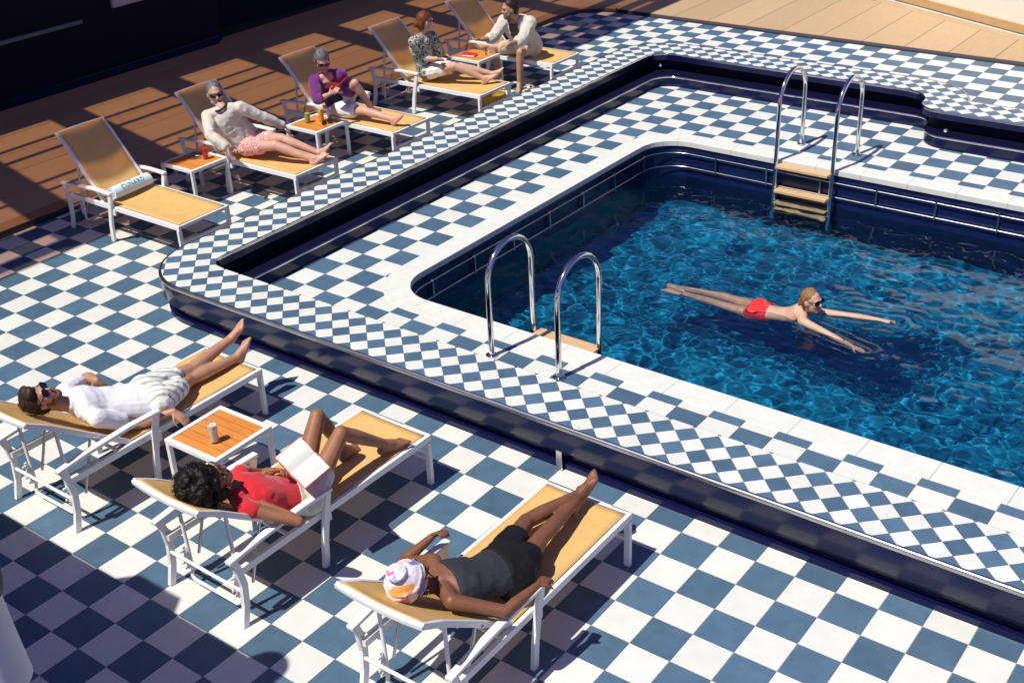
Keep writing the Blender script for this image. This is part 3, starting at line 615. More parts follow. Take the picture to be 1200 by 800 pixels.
# ------------------------------------------------------------------ small things
def tumbler(x, y, col, label, h=.135, r=.034, fill=.85, tall=True):
    g = thing('drinking_glass', label, 'glass', (x*T, y*T, TH-.002), 0, 'drinks on the side tables')
    mb = MB(); mb.lathe([(0, .0), (r*.86, .0), (r*.9, .01), (r, h), (r-.0025, h), (r*.86, .014), (0, .012)], seg=28, cap=False); mb.build('tumbler', CLEAR, g, True)
    mb = MB(); mb.lathe([(0, .0135), (r*.86-.001, .0145), (r*.86+(r*.14-.003)*fill, h*fill), (0, h*fill)], seg=28, cap=False); mb.build('drink', col, g, True)
    return g
MILK = simple('milky_drink', (.74, .58, .48), .4); REDD = simple('red_drink', (.62, .008, .03), .25); GRN = simple('green_juice', (.36, .42, .06), .35); ORJ = simple('orange_juice', (.95, .42, .02), .35)
tumbler(-12.78, -5.15, MILK, 'glass of pale brown milky drink on the front orange table', .175, .036, .80)
tumbler(-29.55, 9.05, REDD, 'tall glass of bright red drink on the table beside the towel lounger', .15, .034)
tumbler(-29.15, 14.55, GRN, 'glass of green juice on the second back table', .14, .036, .82)
tumbler(-28.75, 15.0, ORJ, 'glass of orange juice beside the green juice', .14, .036, .9)
def ashtray():
    a = thing('ashtray', 'clear glass ashtray on the orange table beside the red drink', 'ashtray', (-30.05*T, 8.85*T, TH-.002)); mb = MB()
    mb.lathe([(0, 0), (.055, 0), (.066, .03), (.052, .032), (.045, .012), (0, .010)], seg=20, cap=False); mb.build('bowl', glass_mat('ashtray_glass', (.85, .88, .9), .02, 1.7), a, True)
    mb = MB(); mb.tube([(.03, .0, .034), (.075, .02, .036)], .004); mb.build('cigarette', simple('cigarette_paper', (.8, .78, .74), .6), a)
    mb = MB(); mb.lathe([(.055, .0), (.068, .032), (.062, .034), (.05, .004)], seg=10, cap=False); mb.build('facet_rim', glass_mat('rim_glass', (.8, .83, .86), .05, 1.9), a)
ashtray()
LENS = simple('dark_lens', (.006, .006, .01), .08, spec=.8); FRM = simple('black_frame', (.01, .009, .01), .25)
def shades_mesh(parent, w=.066, h=.042, col=None, temple=.12, curve=.35):
    """a pair of sunglasses; x across, y forward, z up, the bridge at the origin"""
    f = MB()
    for s in (-1, 1):
        l = MB(); R = []
        for k in range(16):
            t = 2*math.pi*k/16; c, sn = math.cos(t), math.sin(t)
            ex = abs(c)**.6*(1 if c > 0 else -1)*w/2; ez = abs(sn)**.7*(1 if sn > 0 else -1)*h/2*(1.0 if sn > 0 else 1.08); R.append((s*(w/2+.006)+ex, ez))
        pts = [(x, -curve*abs(x)**2*4, z) for x, z in R]; n = len(pts)
        l.add(pts+[(x, y-.003, z) for x, y, z in pts], [tuple(range(n)), tuple(range(n, 2*n))[::-1]]+[(k, (k+1) % n, n+(k+1) % n, n+k) for k in range(n)])
        l.build('lens', col or LENS, parent, False)
        f.tube([(x, y-.001, z) for x, y, z in pts], .0028, 6, True)
        ex = w+.008; f.tube([(s*ex, -curve*ex*ex*4, h*.25), (s*(ex+.004), -.03, h*.27), (s*(ex+.002), -.09, h*.2), (s*(ex-.006), -temple, -.01)], .003, 6)
    f.tube([(-.008, 0, .006), (0, .004, .009), (.008, 0, .006)], .003, 6)
    f.build('frame', FRM, parent, True)
def sunglasses(x, y, z, rz, label):
    g = thing('sunglasses', label, 'sunglasses', (x*T, y*T, z), rz); shades_mesh(g)
    g.rotation_euler = (math.radians(-8), 0, rz)
sunglasses(-28.25, 14.85, TH+.021, 1.2, 'dark sunglasses folded out on the table beside the orange juice')
sunglasses(-28.95, 27.1, TH+.021, 2.2, 'dark sunglasses lying beside the small red book on the far table')
REDC = simple('red_cover', (.62, .02, .03), .45); PAGE = simple('paper', (.82, .79, .70), .8)
bk = thing('closed_book', 'small closed red book lying on the far orange table', 'book', (-29.45*T, 26.45*T, TH), .25)
mb = MB(); mb.box((0, 0, .003), (.19, .13, .003)); mb.box((0, 0, .027), (.19, .13, .003)); mb.box((-.0965, 0, .015), (.003, .13, .027)); mb.build('cover', REDC, bk, bevel=.001)
mb = MB(); mb.box((.0, 0, .015), (.183, .124, .021)); mb.build('pages', PAGE, bk)
# rolled towel with its printed name
tw = thing('rolled_towel', 'rolled pale blue towel with dark lettering, lying on the empty lounger', 'towel', (-29.35*T, 5.1*T, .405+.072), math.radians(90+4)); tw.scale = (1.06, 1.25, 1.25)
TOW = mat('towel_cloth', (.60, .74, .78), .95, .08, 12, .6, 160, sheen=.4); INK = simple('towel_ink', (.03, .10, .15), .9)
def towel():
    mb = MB(); n = 90; P = []
    for k in range(n):
        t = k/(n-1)*2*math.pi*4.2; r = .012+.047*k/(n-1); P.append((r*math.cos(t+2.4), r*math.sin(t+2.4)))
    L2 = .235; vs = []; th = .0085
    for x in (-L2, L2):
        for i, (a, b) in enumerate(P): vs.append((x*(1-.012*math.sin(i*.7)), a, b))
        for i, (a, b) in enumerate(P): r = math.hypot(a, b); vs.append((x*(1-.012*math.sin(i*.7)), a*(1-th/r), b*(1-th/r)))
    fs = []
    for i in range(n-1):
        fs += [(i, i+1, 2*n+i+1, 2*n+i), (n+i, 3*n+i, 3*n+i+1, n+i+1), (i, n+i, n+i+1, i+1), (2*n+i, 2*n+i+1, 3*n+i+1, 3*n+i)]
    fs += [(n-1, 2*n-1, 4*n-1, 3*n-1), (0, 2*n, 3*n, n)]
    mb.add(vs, fs); return mb
towel().build('roll', TOW, tw, True)
def wrap_text(body, size, parent, a0, mt, R=.0605, shift=0., sgn=1, spacing=1.15):
    cu = bpy.data.curves.new('lettering', 'FONT'); cu.body = body; cu.size = size; cu.align_x = 'CENTER'; cu.align_y = 'CENTER'; cu.space_character = spacing; cu.extrude = 0; cu.resolution_u = 3
    to = bpy.data.objects.new('lettering', cu); C.objects.link(to); bpy.context.view_layer.update()
    me = bpy.data.meshes.new_from_object(to.evaluated_get(bpy.context.evaluated_depsgraph_get())); bpy.data.objects.remove(to)
    bm = bmesh.new(); bm.from_mesh(me); bmesh.ops.subdivide_edges(bm, edges=[e for e in bm.edges if e.calc_length() > .012], cuts=2); bmesh.ops.triangulate(bm, faces=bm.faces)
    for v in bm.verts:
        a = a0+v.co.y/R; v.co = Vector((v.co.x*sgn+shift, R*math.sin(a), R*math.cos(a)))
    bm.to_mesh(me); bm.free(); me.materials.clear(); me.materials.append(mt); me.name = 'lettering'; return link('lettering', me, parent)
wrap_text('CUNARD', .062, tw, -math.radians(48), INK)
wrap_text('* = *', .045, tw, -math.radians(2), INK)
# things on the floor by the far loungers
fb = thing('straw_bag', 'yellow woven bag lying under the lounger of the woman in the black and white blouse', 'bag', (-26.3*T, 24.3*T, 0), .3)
BAG = mat('yellow_straw', (.62, .42, .06), .8, .2, 30, .6, 200)
mb = MB(); mb.lathe([(0, 0), (.12, 0), (.16, .05), (.17, .13), (.15, .19), (.14, .185), (.155, .13), (.14, .06), (0, .02)], seg=24, cap=False); mb.build('body', BAG, fb, True)
mb = MB(); mb.tube([(-.1, .13, .17), (-.09, .15, .26), (0, .16, .30), (.09, .15, .26), (.1, .13, .17)], .008); mb.build('handle', BAG, fb, True)
SOLE = simple('tan_leather', (.45, .25, .12), .6)
def sandal(x, y, rz, label):
    s_ = thing('sandal', label, 'sandal', (x*T, y*T, .001), rz, 'sandals on the floor by the far loungers'); mb = MB()
    pts = [(.045*math.cos(t)*(1 if math.sin(t) > 0 else .8), .125*math.sin(t)) for t in (2*math.pi*k/18 for k in range(18))]; mb.prism(pts, 0, .016); mb.build('sole', SOLE, s_, bevel=.003)
    mb = MB(); mb.strip([(-.042, .02, .014), (-.03, .045, .04), (0, .055, .05), (.03, .045, .04), (.042, .02, .014)], .035, .004); mb.build('strap', simple('white_strap', (.7, .62, .5), .5), s_)
sandal(-25.85, 25.2, .5, 'tan sandal behind the foot of the fourth back lounger'); sandal(-25.55, 25.75, .9, 'tan sandal lying closest to the bench, beside the straw bag'); sandal(-26.4, 27.55, 1.1, 'tan sandal beside the bare foot of the sitting man')

# ------------------------------------------------------------------ people
def remesh(mb, name, mts, voxel, smooth=4, disp=0., dscale=14., keep=None, seed=0.):
    """one continuous skin over overlapping shapes"""
    me = bpy.data.meshes.new('tmp'); me.from_pydata(mb.v, [], mb.f)
    bm = bmesh.new(); bm.from_mesh(me); bmesh.ops.remove_doubles(bm, verts=bm.verts, dist=1e-6); bmesh.ops.recalc_face_normals(bm, faces=bm.faces); bm.to_mesh(me); bm.free()
    o = bpy.data.objects.new('tmp', me); C.objects.link(o)
    r = o.modifiers.new('r', 'REMESH'); r.mode = 'VOXEL'; r.voxel_size = voxel; r.adaptivity = 0
    s = o.modifiers.new('s', 'SMOOTH'); s.factor = .5; s.iterations = smooth
    bpy.context.view_layer.update()
    m2 = bpy.data.meshes.new_from_object(o.evaluated_get(bpy.context.evaluated_depsgraph_get())); bpy.data.objects.remove(o); bpy.data.meshes.remove(me)
    if disp:
        n = len(m2.vertices); co = np.empty(n*3); m2.vertices.foreach_get('co', co); no = np.empty(n*3); m2.vertices.foreach_get('normal', no); co = co.reshape(-1, 3); no = no.reshape(-1, 3)
        for i in range(n):
            p = Vector(co[i])*dscale+Vector((seed, seed*2, 0)); d = noise.noise(p)+.5*noise.noise(p*2.3)
            d2 = 1-abs(noise.noise(p*.8+Vector((5, 3, 1))))*2.2
            co[i] += no[i]*disp*(.6*d+.7*d2)
        m2.vertices.foreach_set('co', co.ravel())
    m2.name = name; m2.materials.clear()
    for t in (mts if isinstance(mts, (list, tuple)) else [mts]): m2.materials.append(t)
    m2.polygons.foreach_set('use_smooth', [True]*len(m2.polygons)); m2.update(); return m2
def skin_mat(name, col, spec=.45):
    m, nt, p = new_mat(name); tc = N(nt, 'ShaderNodeTexCoord')
    n1 = N(nt, 'ShaderNodeTexNoise', Scale=9., Detail=5.); nt.links.new(tc.outputs['Object'], n1.inputs['Vector'])
    a = tuple(c*.86 for c in col); b = (min(1, col[0]*1.10), col[1]*1.04, col[2]*1.02)
    nt.links.new(ramp(nt, n1.outputs[0], [(.35, a), (.7, b)]), p.inputs['Base Color'])
    n2 = N(nt, 'ShaderNodeTexNoise', Scale=140., Detail=3.); nt.links.new(tc.outputs['Object'], n2.inputs['Vector'])
    nt.links.new(bump(nt, n2.outputs[0], .12, .002), p.inputs['Normal'])
    p.inputs['Roughness'].default_value = .50; p.inputs['Specular IOR Level'].default_value = spec
    p.inputs['Subsurface Weight'].default_value = .12; p.inputs['Subsurface Radius'].default_value = (.015, .006, .003); p.inputs['Subsurface Scale'].default_value = .6
    return m
SK = dict(fair=skin_mat('fair_skin', (.60, .36, .25)), tan=skin_mat('tanned_skin', (.47, .25, .155)), pink=skin_mat('rosy_skin', (.60, .33, .24)), brown=skin_mat('brown_skin', (.30, .13, .065)), deep=skin_mat('deep_brown_skin', (.185, .075, .038)))
def hair_mat(name, a, b):
    m, nt, p = new_mat(name); tc = N(nt, 'ShaderNodeTexCoord')
    mp = N(nt, 'ShaderNodeMapping'); mp.inputs['Scale'].default_value = (1, 1, .3); nt.links.new(tc.outputs['Object'], mp.inputs[0])
    n1 = N(nt, 'ShaderNodeTexNoise', Scale=75., Detail=4., Distortion=1.5); nt.links.new(mp.outputs[0], n1.inputs['Vector'])
    nt.links.new(ramp(nt, n1.outputs[0], [(.35, a), (.68, b)]), p.inputs['Base Color']); p.inputs['Roughness'].default_value = .55; p.inputs['Specular IOR Level'].default_value = .25
    nt.links.new(bump(nt, n1.outputs[0], .45, .004), p.inputs['Normal']); return m
LIP = simple('lip_colour', (.42, .13, .11), .4); BROW = simple('dark_brow', (.03, .02, .015), .7)
def hand(mb, W, H, nrm, curl, side, sc_=1.):
    d = (Vector(H)-Vector(W)).normalized(); n = Vector(nrm); n = (n-d*n.dot(d)).normalized(); s = d.cross(n)*side
    W = Vector(W); k = sc_
    mb.loft([(W+d*t*k, s, n, a*k, b*k) for t, a, b in ((-.005, .024, .019), (.02, .029, .018), (.05, .038, .017), (.08, .041, .014), (.092, .038, .010))], 12)
    for i, (off, ln, r) in enumerate(((-.031, .062, .0088), (-.0105, .074, .0092), (.011, .070, .009), (.031, .055, .0078))):
        p = W+(d*.085+s*off)*k; a = curl*(.35+.06*i); v = (d+s*off*2.0).normalized()
        for q, f in enumerate((.45, .32, .25)):
            v2 = (v*math.cos(a)+n*math.sin(a)).normalized(); p2 = p+v2*ln*f*k; mb.cap(p, p2, (r-.0008*q)*k, (r-.0008*(q+1))*k, 8); p = p2; a += curl*(.75+.05*i)
    p = W+(d*.022+s*-.028)*k; v = (d*.62-s*.72+n*.32).normalized(); p2 = p+v*.038*k; mb.cap(p, p2, .0135*k, .0105*k, 8)
    v = (d*.88-s*.25+n*(.25+.5*curl)).normalized(); p3 = p2+v*.028*k; mb.cap(p2, p3, .0105*k, .009*k, 8); mb.cap(p3, p3+(d+n*curl*.8).normalized()*.022*k, .009*k, .0075*k, 8)
def foot(mb, A, B, side_v, shank, sc_=1.):
    A = Vector(A); t = (Vector(B)-A).normalized(); s = Vector(side_v); s = (s-t*s.dot(t)).normalized()
    dn = Vector(shank).normalized(); dn = (dn-t*dn.dot(t)); dn = dn.normalized() if dn.length > .1 else t.cross(s)
    heel = A+dn*.045-t*.035; ball = A+t*.125+dn*.040
    mb.sphere(heel, .031, None, 10, 8); mb.cap(A, heel, .036, .031); mb.cap(A, A+t*.06+dn*.02, .037, .031); mb.cap(heel, ball-s*.024, .028, .021); mb.cap(heel, ball+s*.022, .027, .020); mb.cap(A+t*.05+dn*.02, ball-s*.018, .03, .022); mb.cap(A+t*.05+dn*.02, ball+s*.018, .028, .02)
    for k, (o_, ln, r) in enumerate(((-.030, .050, .0145), (-.010, .048, .0105), (.006, .043, .0098), (.021, .036, .0092), (.034, .028, .0088))):
        p = ball+s*o_-t*.004*k; mb.cap(p, p+t*ln*.6-dn*.004, r*1.05, r, 8); mb.cap(p+t*ln*.6-dn*.004, p+t*ln+dn*.004, r, r*.85, 8)
class Person:
    def __init__(s, key, label, skin, male, face, headup=None, nside=1, vox=.0075, curl=(.5, .5), palm=(None, None), group=None, hs=1.0, fists=False):
        s.j = {k: Vector(v) for k, v in J[key].items()}; j = s.j; s.male = male; s.vox = vox; s.sk = skin; s.key = key
        rt = ((j['shN']-j['shF'])*nside).normalized(); s.R = {1: 'N', -1: 'F'}[nside]; s.L = {1: 'F', -1: 'N'}[nside]
        up = (j['neck']-j['pelvis']).normalized(); s.rs = (rt-up*rt.dot(up)).normalized(); s.up = up; s.fr = up.cross(s.rs).normalized()
        rp = ((j['hipN']-j['hipF'])*nside).normalized(); s.rp = (rp-up*rp.dot(up)).normalized(); s.fp = up.cross(s.rp).normalized()
        base = j['pelvis'].copy(); base.z = min(base.z, .41) if key != 'SW' else base.z
        s.root = thing('person', label, 'person', base, 0, group); s.base = base
        s.hf = Vector(face).normalized(); hu = Vector(headup) if headup else (j['head']-j['neck']); s.hu = (hu-s.hf*hu.dot(s.hf)).normalized(); s.hr = s.hf.cross(s.hu)
        s.HC = j['head']; s.hs = hs; s.HM = Matrix((s.hr, s.hf, s.hu)).transposed()
        s.curl = curl; s.palm = palm
        s.body()
    def hp(s, x, y, z): return s.HC+(s.hr*x+s.hf*y+s.hu*z)*s.hs
    def put(s, me, name, parent=None):
        o = link(name, me, parent or s.root)
        me.transform(Matrix.Translation(-s.base)); return o
    def fin(s, mb, name, mt, vox=None, smooth=4, disp=0., parent=None, dscale=14.):
        return s.put(remesh(mb, name, mt, vox or s.vox, smooth, disp, dscale, seed=len(s.key)+ord(s.key[1])), name, parent)
    def torso(s, mb, lo=-.09, hi=1., g=0., belly=0., collar=False):
        j = s.j; m = s.male; P = j['pelvis']; Nk = j['neck']; Cc = j['chest']; L = (Nk-P).length
        prof = [(-.20, .09, .075, 0), (-.12, .150 if m else .155, .105, -.01), (0., .165 if m else .170, .108, -.01), (.18, .158 if m else .150, .098, 0), (.36, .150 if m else .128, .092+belly*.5, 0), (.52, .158 if m else .138, .10+belly*.3, 0), (.70, .172 if m else .148, .108, 0), (.84, .165 if m else .140, .095, -.005), (.93, .115 if m else .10, .075, -.01), (1.0, .062, .058, -.01)]
        prof = [q for q in prof if lo <= q[0] <= hi]; rings = []
        for t, a, b, off in prof:
            # bend through the chest joint
            if t < .58: c = P.lerp(Cc, t/.58)
            else: c = Cc.lerp(Nk, (t-.58)/.42)
            r = s.rp.lerp(s.rs, max(0, min(1, t))).normalized(); f = s.fp.lerp(s.fr, max(0, min(1, t))).normalized()
            rings.append((c+f*off, r, f, a+g, b+g))
        if collar: c, r, f, a, b = rings[-1]; rings.append((c+s.up*.03, r, f, a-.004, b-.004))
        mb.loft(rings, 20)
        if not m and hi > .7:
            for e in (-1, 1): mb.sphere(Cc.lerp(Nk, .12)+s.rs*.058*e+s.fr*.044, .062+g*.8, None, 12, 8)
        if lo < -.05:
            for q in 'NF': mb.sphere(j['hip'+q]-s.fp*.015, .092+g, None, 12, 8)
    def shoulders(s, mb, g=0.):
        j = s.j
        for q in 'NF': a = j['neck'].lerp(j['sh'+q], .35)-s.up*.02; mb.cap(a, j['sh'+q], .05+g, (.056 if s.male else .047)+g)
    def arm(s, mb, q, g=0., upto=2.):
        j = s.j; k = 1. if s.male else .86; A, E, W = j['sh'+q], j['el'+q], j['wr'+q]
        t = min(1, upto); mb.cap(A, A.lerp(E, t), .053*k+g, (.053-.013*t)*k+g); 
        if upto >= 1: mb.sphere(A.lerp(E, .45), .047*k+g, None, 10, 8)
        if upto > 1:
            t = upto-1; M = E.lerp(W, .28)
            mb.cap(E, E.lerp(W, min(t, .28)), .040*k+g, .043*k+g)
            if t > .28: mb.cap(M, E.lerp(W, t), .043*k+g, (.043-.018*(t-.28)/.72)*k+g)
    def leg(s, mb, q, g=0., upto=2.):
        j = s.j; k = 1. if s.male else .95; H, K_, A = j['hip'+q], j['kn'+q], j['an'+q]
        t = min(1, upto); mb.cap(H, H.lerp(K_, t), .088*k+g, (.088-.034*t)*k+g)
        if upto >= 1: mb.sphere(H.lerp(K_, .3), .084*k+g, None, 10, 8); mb.sphere(K_, .055*k, None, 10, 8)
        if upto > 1:
            bk = s.fp*-1; sh = (A-K_).normalized(); bb = (K_-H).normalized(); b = (bb-sh*bb.dot(sh)); b = b.normalized() if b.length > .2 else -s.fp
            M = K_.lerp(A, .3)-(-b)*.0+b*-.0; M = K_.lerp(A, .3)
            mb.cap(K_, M, .051*k+g, .054*k+g); mb.cap(M, A, .054*k+g, .034*k+g); mb.cap(K_.lerp(A, .18), K_.lerp(A, .48), .05*k+g, .046*k+g)
    def body(s):
        j = s.j; mb = MB(); s.torso(mb); s.shoulders(mb)
        nb = s.hp(0, -.025, -.07); mb.cap(j['neck']-s.up*.02-s.fr*.022, nb, .056 if s.male else .046, .054 if s.male else .045)
        for q in 'NF':
            s.arm(mb, q); s.leg(mb, q)
            e = 1 if q == s.R else -1
            pn = s.palm[0 if q == 'N' else 1] or (0, 0, -1); c = s.curl[0 if q == 'N' else 1]
            hand(mb, j['wr'+q], j['ha'+q], pn, c, e, 1. if s.male else .9)
            sh = j['an'+q]-j['kn'+q]; foot(mb, j['an'+q], j['to'+q], (s.rp if q == s.L else -s.rp), sh, 1.)
        # head
        S = lambda c, r: mb.sphere(s.hp(*c), tuple(a*s.hs for a in r), s.HM, 16, 12)
        S((0, -.005, .02), (.075, .093, .10)); S((0, .03, -.035), (.062, .062, .075)); S((0, .055, -.085), (.036, .030, .026)); S((0, .025, -.075), (.05, .05, .034)); S((0, .083, .028), (.05, .014, .012))
        for e in (-1, 1): S((e*.034, .062, -.02), (.026, .026, .024)); S((e*.077, -.005, -.005), (.010, .019, .032)); S((e*.072, -.002, -.022), (.008, .012, .014))
        h = s.hs; mb.cap(s.hp(0, .084, .018), s.hp(0, .108, -.022), .008*h, .0125*h, 8); mb.sphere(s.hp(.011, .098, -.027), .008*h, None, 8, 6); mb.sphere(s.hp(-.011, .098, -.027), .008*h, None, 8, 6)
        S((0, .085, -.052), (.020, .010, .0055)); S((0, .083, -.0635), (.017, .010, .006))
        s.bodyo = s.fin(mb, 'body', s.sk, s.vox, 4)
        # mouth and brows
        mb = MB(); mb.sphere(s.hp(0, .089, -.0525), (.020*h, .0075*h, .0045*h), s.HM, 12, 6); mb.sphere(s.hp(0, .088, -.062), (.016*h, .008*h, .0048*h), s.HM, 12, 6); s.put(mb.mesh('lips', LIP, True), 'lips')
    def glasses(s, w=.058, h=.042, col=None, up=.014, fwd=.098, tilt=0.):
        g = bpy.data.objects.new('sunglasses', None); C.objects.link(g); g.parent = s.root
        M = s.HM.to_4x4(); M.translation = s.hp(0, fwd, up)-s.base; g.matrix_basis = M @ Matrix.Rotation(tilt, 4, 'X') @ Matrix.Scale(s.hs, 4); shades_mesh(g, w, h, col); return g
    def hair(s, mt, kind='short', vol=.012):
        mb = MB(); v = vol; S = lambda c, r: mb.sphere(s.hp(*c), tuple(a*s.hs for a in r), s.HM, 18, 12)
        S((0, -.018, .035), (.077+v, .092+v, .096+v)); S((0, -.055, -.005), (.07+v, .052+v, .085+v)); 
        if kind == 'quiff': S((.01, .05, .105), (.052, .045, .03)); S((-.02, .02, .125), (.05, .05, .025))
        if kind == 'bun': S((0, -.115, -.015), (.04, .038, .042)); S((0, -.085, .01), (.06, .04, .05))
        if kind == 'tail': S((0, -.10, .0), (.03, .03, .03)); mb.cap(s.hp(0, -.115, -.01), s.hp(.0, -.15, -.1), .026, .018); mb.cap(s.hp(0, -.15, -.1), s.hp(0.01, -.16, -.19), .018, .008)
        if kind == 'sides':
            for e in (-1, 1): S((e*.072, .02, .0), (.014, .03, .045))
        if kind == 'afro':
            for k in range(150):
                t = random.uniform(0, math.pi*2); z = random.uniform(-.6, 1); r = math.sqrt(max(0, 1-z*z)); rr = random.uniform(.9, 1.08); q = (r*math.cos(t)*.125*rr, -.055+r*math.sin(t)*.125*rr, .065+z*.13*rr)
                if q[1] > .045 and q[2] < .075: continue
                S(q, (random.uniform(.022, .036),)*3)
        o = s.fin(mb, 'hair', mt, s.vox*.9, 2, .0028 if kind != 'afro' else .008, dscale=70.)
        # cut away the hair over the face
        me = o.data; bm = bmesh.new(); bm.from_mesh(me); kill = []
        Mi = s.HM.transposed()
        for v_ in bm.verts:
            q = Mi @ (v_.co+s.base-s.HC)/s.hs
            hl = (.060 if kind != 'afro' else .07)+.010*noise.noise(q*60.)+.006*noise.noise(q*150.)
            if (q.y > .02 and q.z < hl-.35*max(0, .07-q.y)) and abs(q.x) < .2: kill.append(v_)
            elif q.y > -.03 and q.z < -.012 and kind in ('short', 'quiff', 'bun', 'tail', 'sides'): kill.append(v_)
        bmesh.ops.delete(bm, geom=kill, context='VERTS'); bm.to_mesh(me); bm.free()
        # loose strands along the outline
        n = len(me.vertices); st = MB(); curl = kind == 'afro'
        for k in range(1100 if curl else 110 if kind in ('tail', 'bun') else 380):
            v = me.vertices[random.randrange(n)]; nn = Vector(v.normal); pnt = Vector(v.co); q = Mi @ (pnt+s.base-s.HC)
            if not curl and q.y > .025: continue
            t1 = nn.orthogonal().normalized(); t2 = nn.cross(t1); t1 = (t1*random.uniform(-1, 1)+t2*random.uniform(-1, 1)).normalized()
            if curl: ln = random.uniform(.012, .03); ph = random.uniform(0, 6); P = [pnt+nn*(ln*i/4-.003)+(t1*math.cos(ph+i*1.7)+nn.cross(t1)*math.sin(ph+i*1.7))*.005 for i in range(5)]
            else:
                fl = (s.hf*-.9-s.hu*.5); fl = (fl-nn*fl.dot(nn)); fl = fl.normalized() if fl.length > .05 else t1; ln = random.uniform(.02, .045); P = [pnt+nn*(.001+.005*math.sin(i/3*2.6))+(fl+t1*.25).normalized()*ln*i/3 for i in range(4)]
            st.tube(P, .0011, 3, rs=[.0014]*(len(P)-1)+[.0003])
        tag(st.build('hair_strands', mt, o, weld=False), kind='stuff'); return o
    def beard(s, mt):
        mb = MB(); S = lambda c, r: mb.sphere(s.hp(*c), tuple(a*s.hs for a in r), s.HM, 14, 10)
        S((0, .052, -.090), (.046, .043, .036)); S((0, .085, -.0405), (.026, .008, .006))
        for e in (-1, 1): S((e*.045, .035, -.068), (.022, .038, .028)); S((e*.060, .012, -.038), (.011, .020, .030)); S((e*.028, .074, -.060), (.008, .008, .020))
        return s.fin(mb, 'beard', mt, s.vox*.8, 2, .002, dscale=60.)
    def shirt(s, mt, sleeve=.55, lo=-.06, hi=.94, g=.014, name='shirt', disp=.006, belly=0., collar=False):
        mb = MB(); s.torso(mb, lo, hi, g, belly, collar); 
        if sleeve > 0:
            s.shoulders(mb, g*.8)
            for q in 'NF': s.arm(mb, q, g+(.006 if sleeve > .2 else 0), sleeve)
        return s.fin(mb, name, mt, s.vox, 3, disp)
    def shorts(s, mt, upto=.55, hi=.2, g=.016, name='shorts', disp=.006):
        mb = MB(); s.torso(mb, -.2, hi, g)
        for q in 'NF': s.leg(mb, q, g+.004, upto)
        return s.fin(mb, name, mt, s.vox, 3, disp)
def cloth(name, col, rough=.9, bmp=.35): return mat(name, col, rough, .06, 8, bmp, 220, sheen=.25)
def stripe_mat(name, a, b, scale, dirv='X', w=.5, rot=(0, 0, 0)):
    m, nt, p = new_mat(name); tc = N(nt, 'ShaderNodeTexCoord'); mp = N(nt, 'ShaderNodeMapping'); mp.inputs['Rotation'].default_value = rot; nt.links.new(tc.outputs['Object'], mp.inputs[0])
    wv = N(nt, 'ShaderNodeTexWave', Scale=scale, bands_direction=dirv, Distortion=.4); nt.links.new(mp.outputs[0], wv.inputs['Vector'])
    nt.links.new(ramp(nt, wv.outputs[1], [(w, a), (w+.04, b)]), p.inputs['Base Color']); p.inputs['Roughness'].default_value = .9; return m
def blob_mat(name, a, b, scale, th=.5, dist=2.):
    m, nt, p = new_mat(name); tc = N(nt, 'ShaderNodeTexCoord'); n1 = N(nt, 'ShaderNodeTexNoise', Scale=scale, Detail=1., Distortion=dist); nt.links.new(tc.outputs['Object'], n1.inputs['Vector'])
    nt.links.new(ramp(nt, n1.outputs[0], [(th-.015, a), (th+.015, b)]), p.inputs['Base Color']); p.inputs['Roughness'].default_value = .85; return m
GREYH = hair_mat('grey_hair', (.012, .012, .014), (.30, .30, .30)); BLACKH = hair_mat('black_hair', (.0025, .002, .002), (.012, .009, .008)); DARKH = hair_mat('dark_brown_hair', (.012, .007, .005), (.06, .032, .02))
AUB = hair_mat('auburn_hair', (.06, .016, .006), (.24, .075, .025)); BLOND = hair_mat('dark_blonde_hair', (.12, .055, .02), (.42, .22, .09)); BEARD = hair_mat('grey_beard', (.15, .14, .13), (.38, .36, .33))

# man in white
p = Person('F1', 'person in a white T-shirt and striped shorts lying back with feet crossed', SK['tan'], True, (.50, .30, .80), (-.35, -.90, .30), 1, .0075, (.35, .5), ((0, .2, -1), (.3, 0, -1)), 'sunbathers in the front row')
p.shirt(cloth('white_jersey', (.72, .71, .73), .9, .12), .60, -.06, 1.0, .008, 't_shirt', .005, 0., True); p.shorts(stripe_mat('striped_shorts_cloth', (.80, .79, .75), (.40, .42, .30), 5.5, 'X', .72, (0, 0, .3)), .62, .12)
p.hair(DARKH, 'quiff', .008); p.glasses(.062, .046); p.beard(hair_mat('stubble', (.10, .055, .04), (.22, .12, .085)))
# woman in red
p = Person('F2', 'person in a red top and cream shorts reading an open book', SK['brown'], False, (.22, .62, .75), (-.1, -.85, .45), 1, .0075, (.55, .8), ((-.3, -.2, -1), (.5, -.5, -.4)), 'sunbathers in the front row')
p.shirt(cloth('red_jersey', (.58, .010, .018)), .12, .0, .96, .012, 'red_top', .003); p.shorts(cloth('cream_cotton', (.64, .57, .45)), .34, .22, .016, 'shorts', .006)
p.hair(BLACKH, 'afro', .02); p.glasses(.068, .058, simple('amber_lens', (.10, .035, .006), .06, spec=.9))
mb = MB(); mb.tube([p.hp(.083, 0, -.05)+(p.hf*math.cos(t)+p.hu*math.sin(t))*.022 for t in (2*math.pi*k/16 for k in range(16))], .0035, 6, True); p.put(mb.mesh('earring', simple('gold', (.8, .5, .12), .2, metal=1.), True), 'earring')
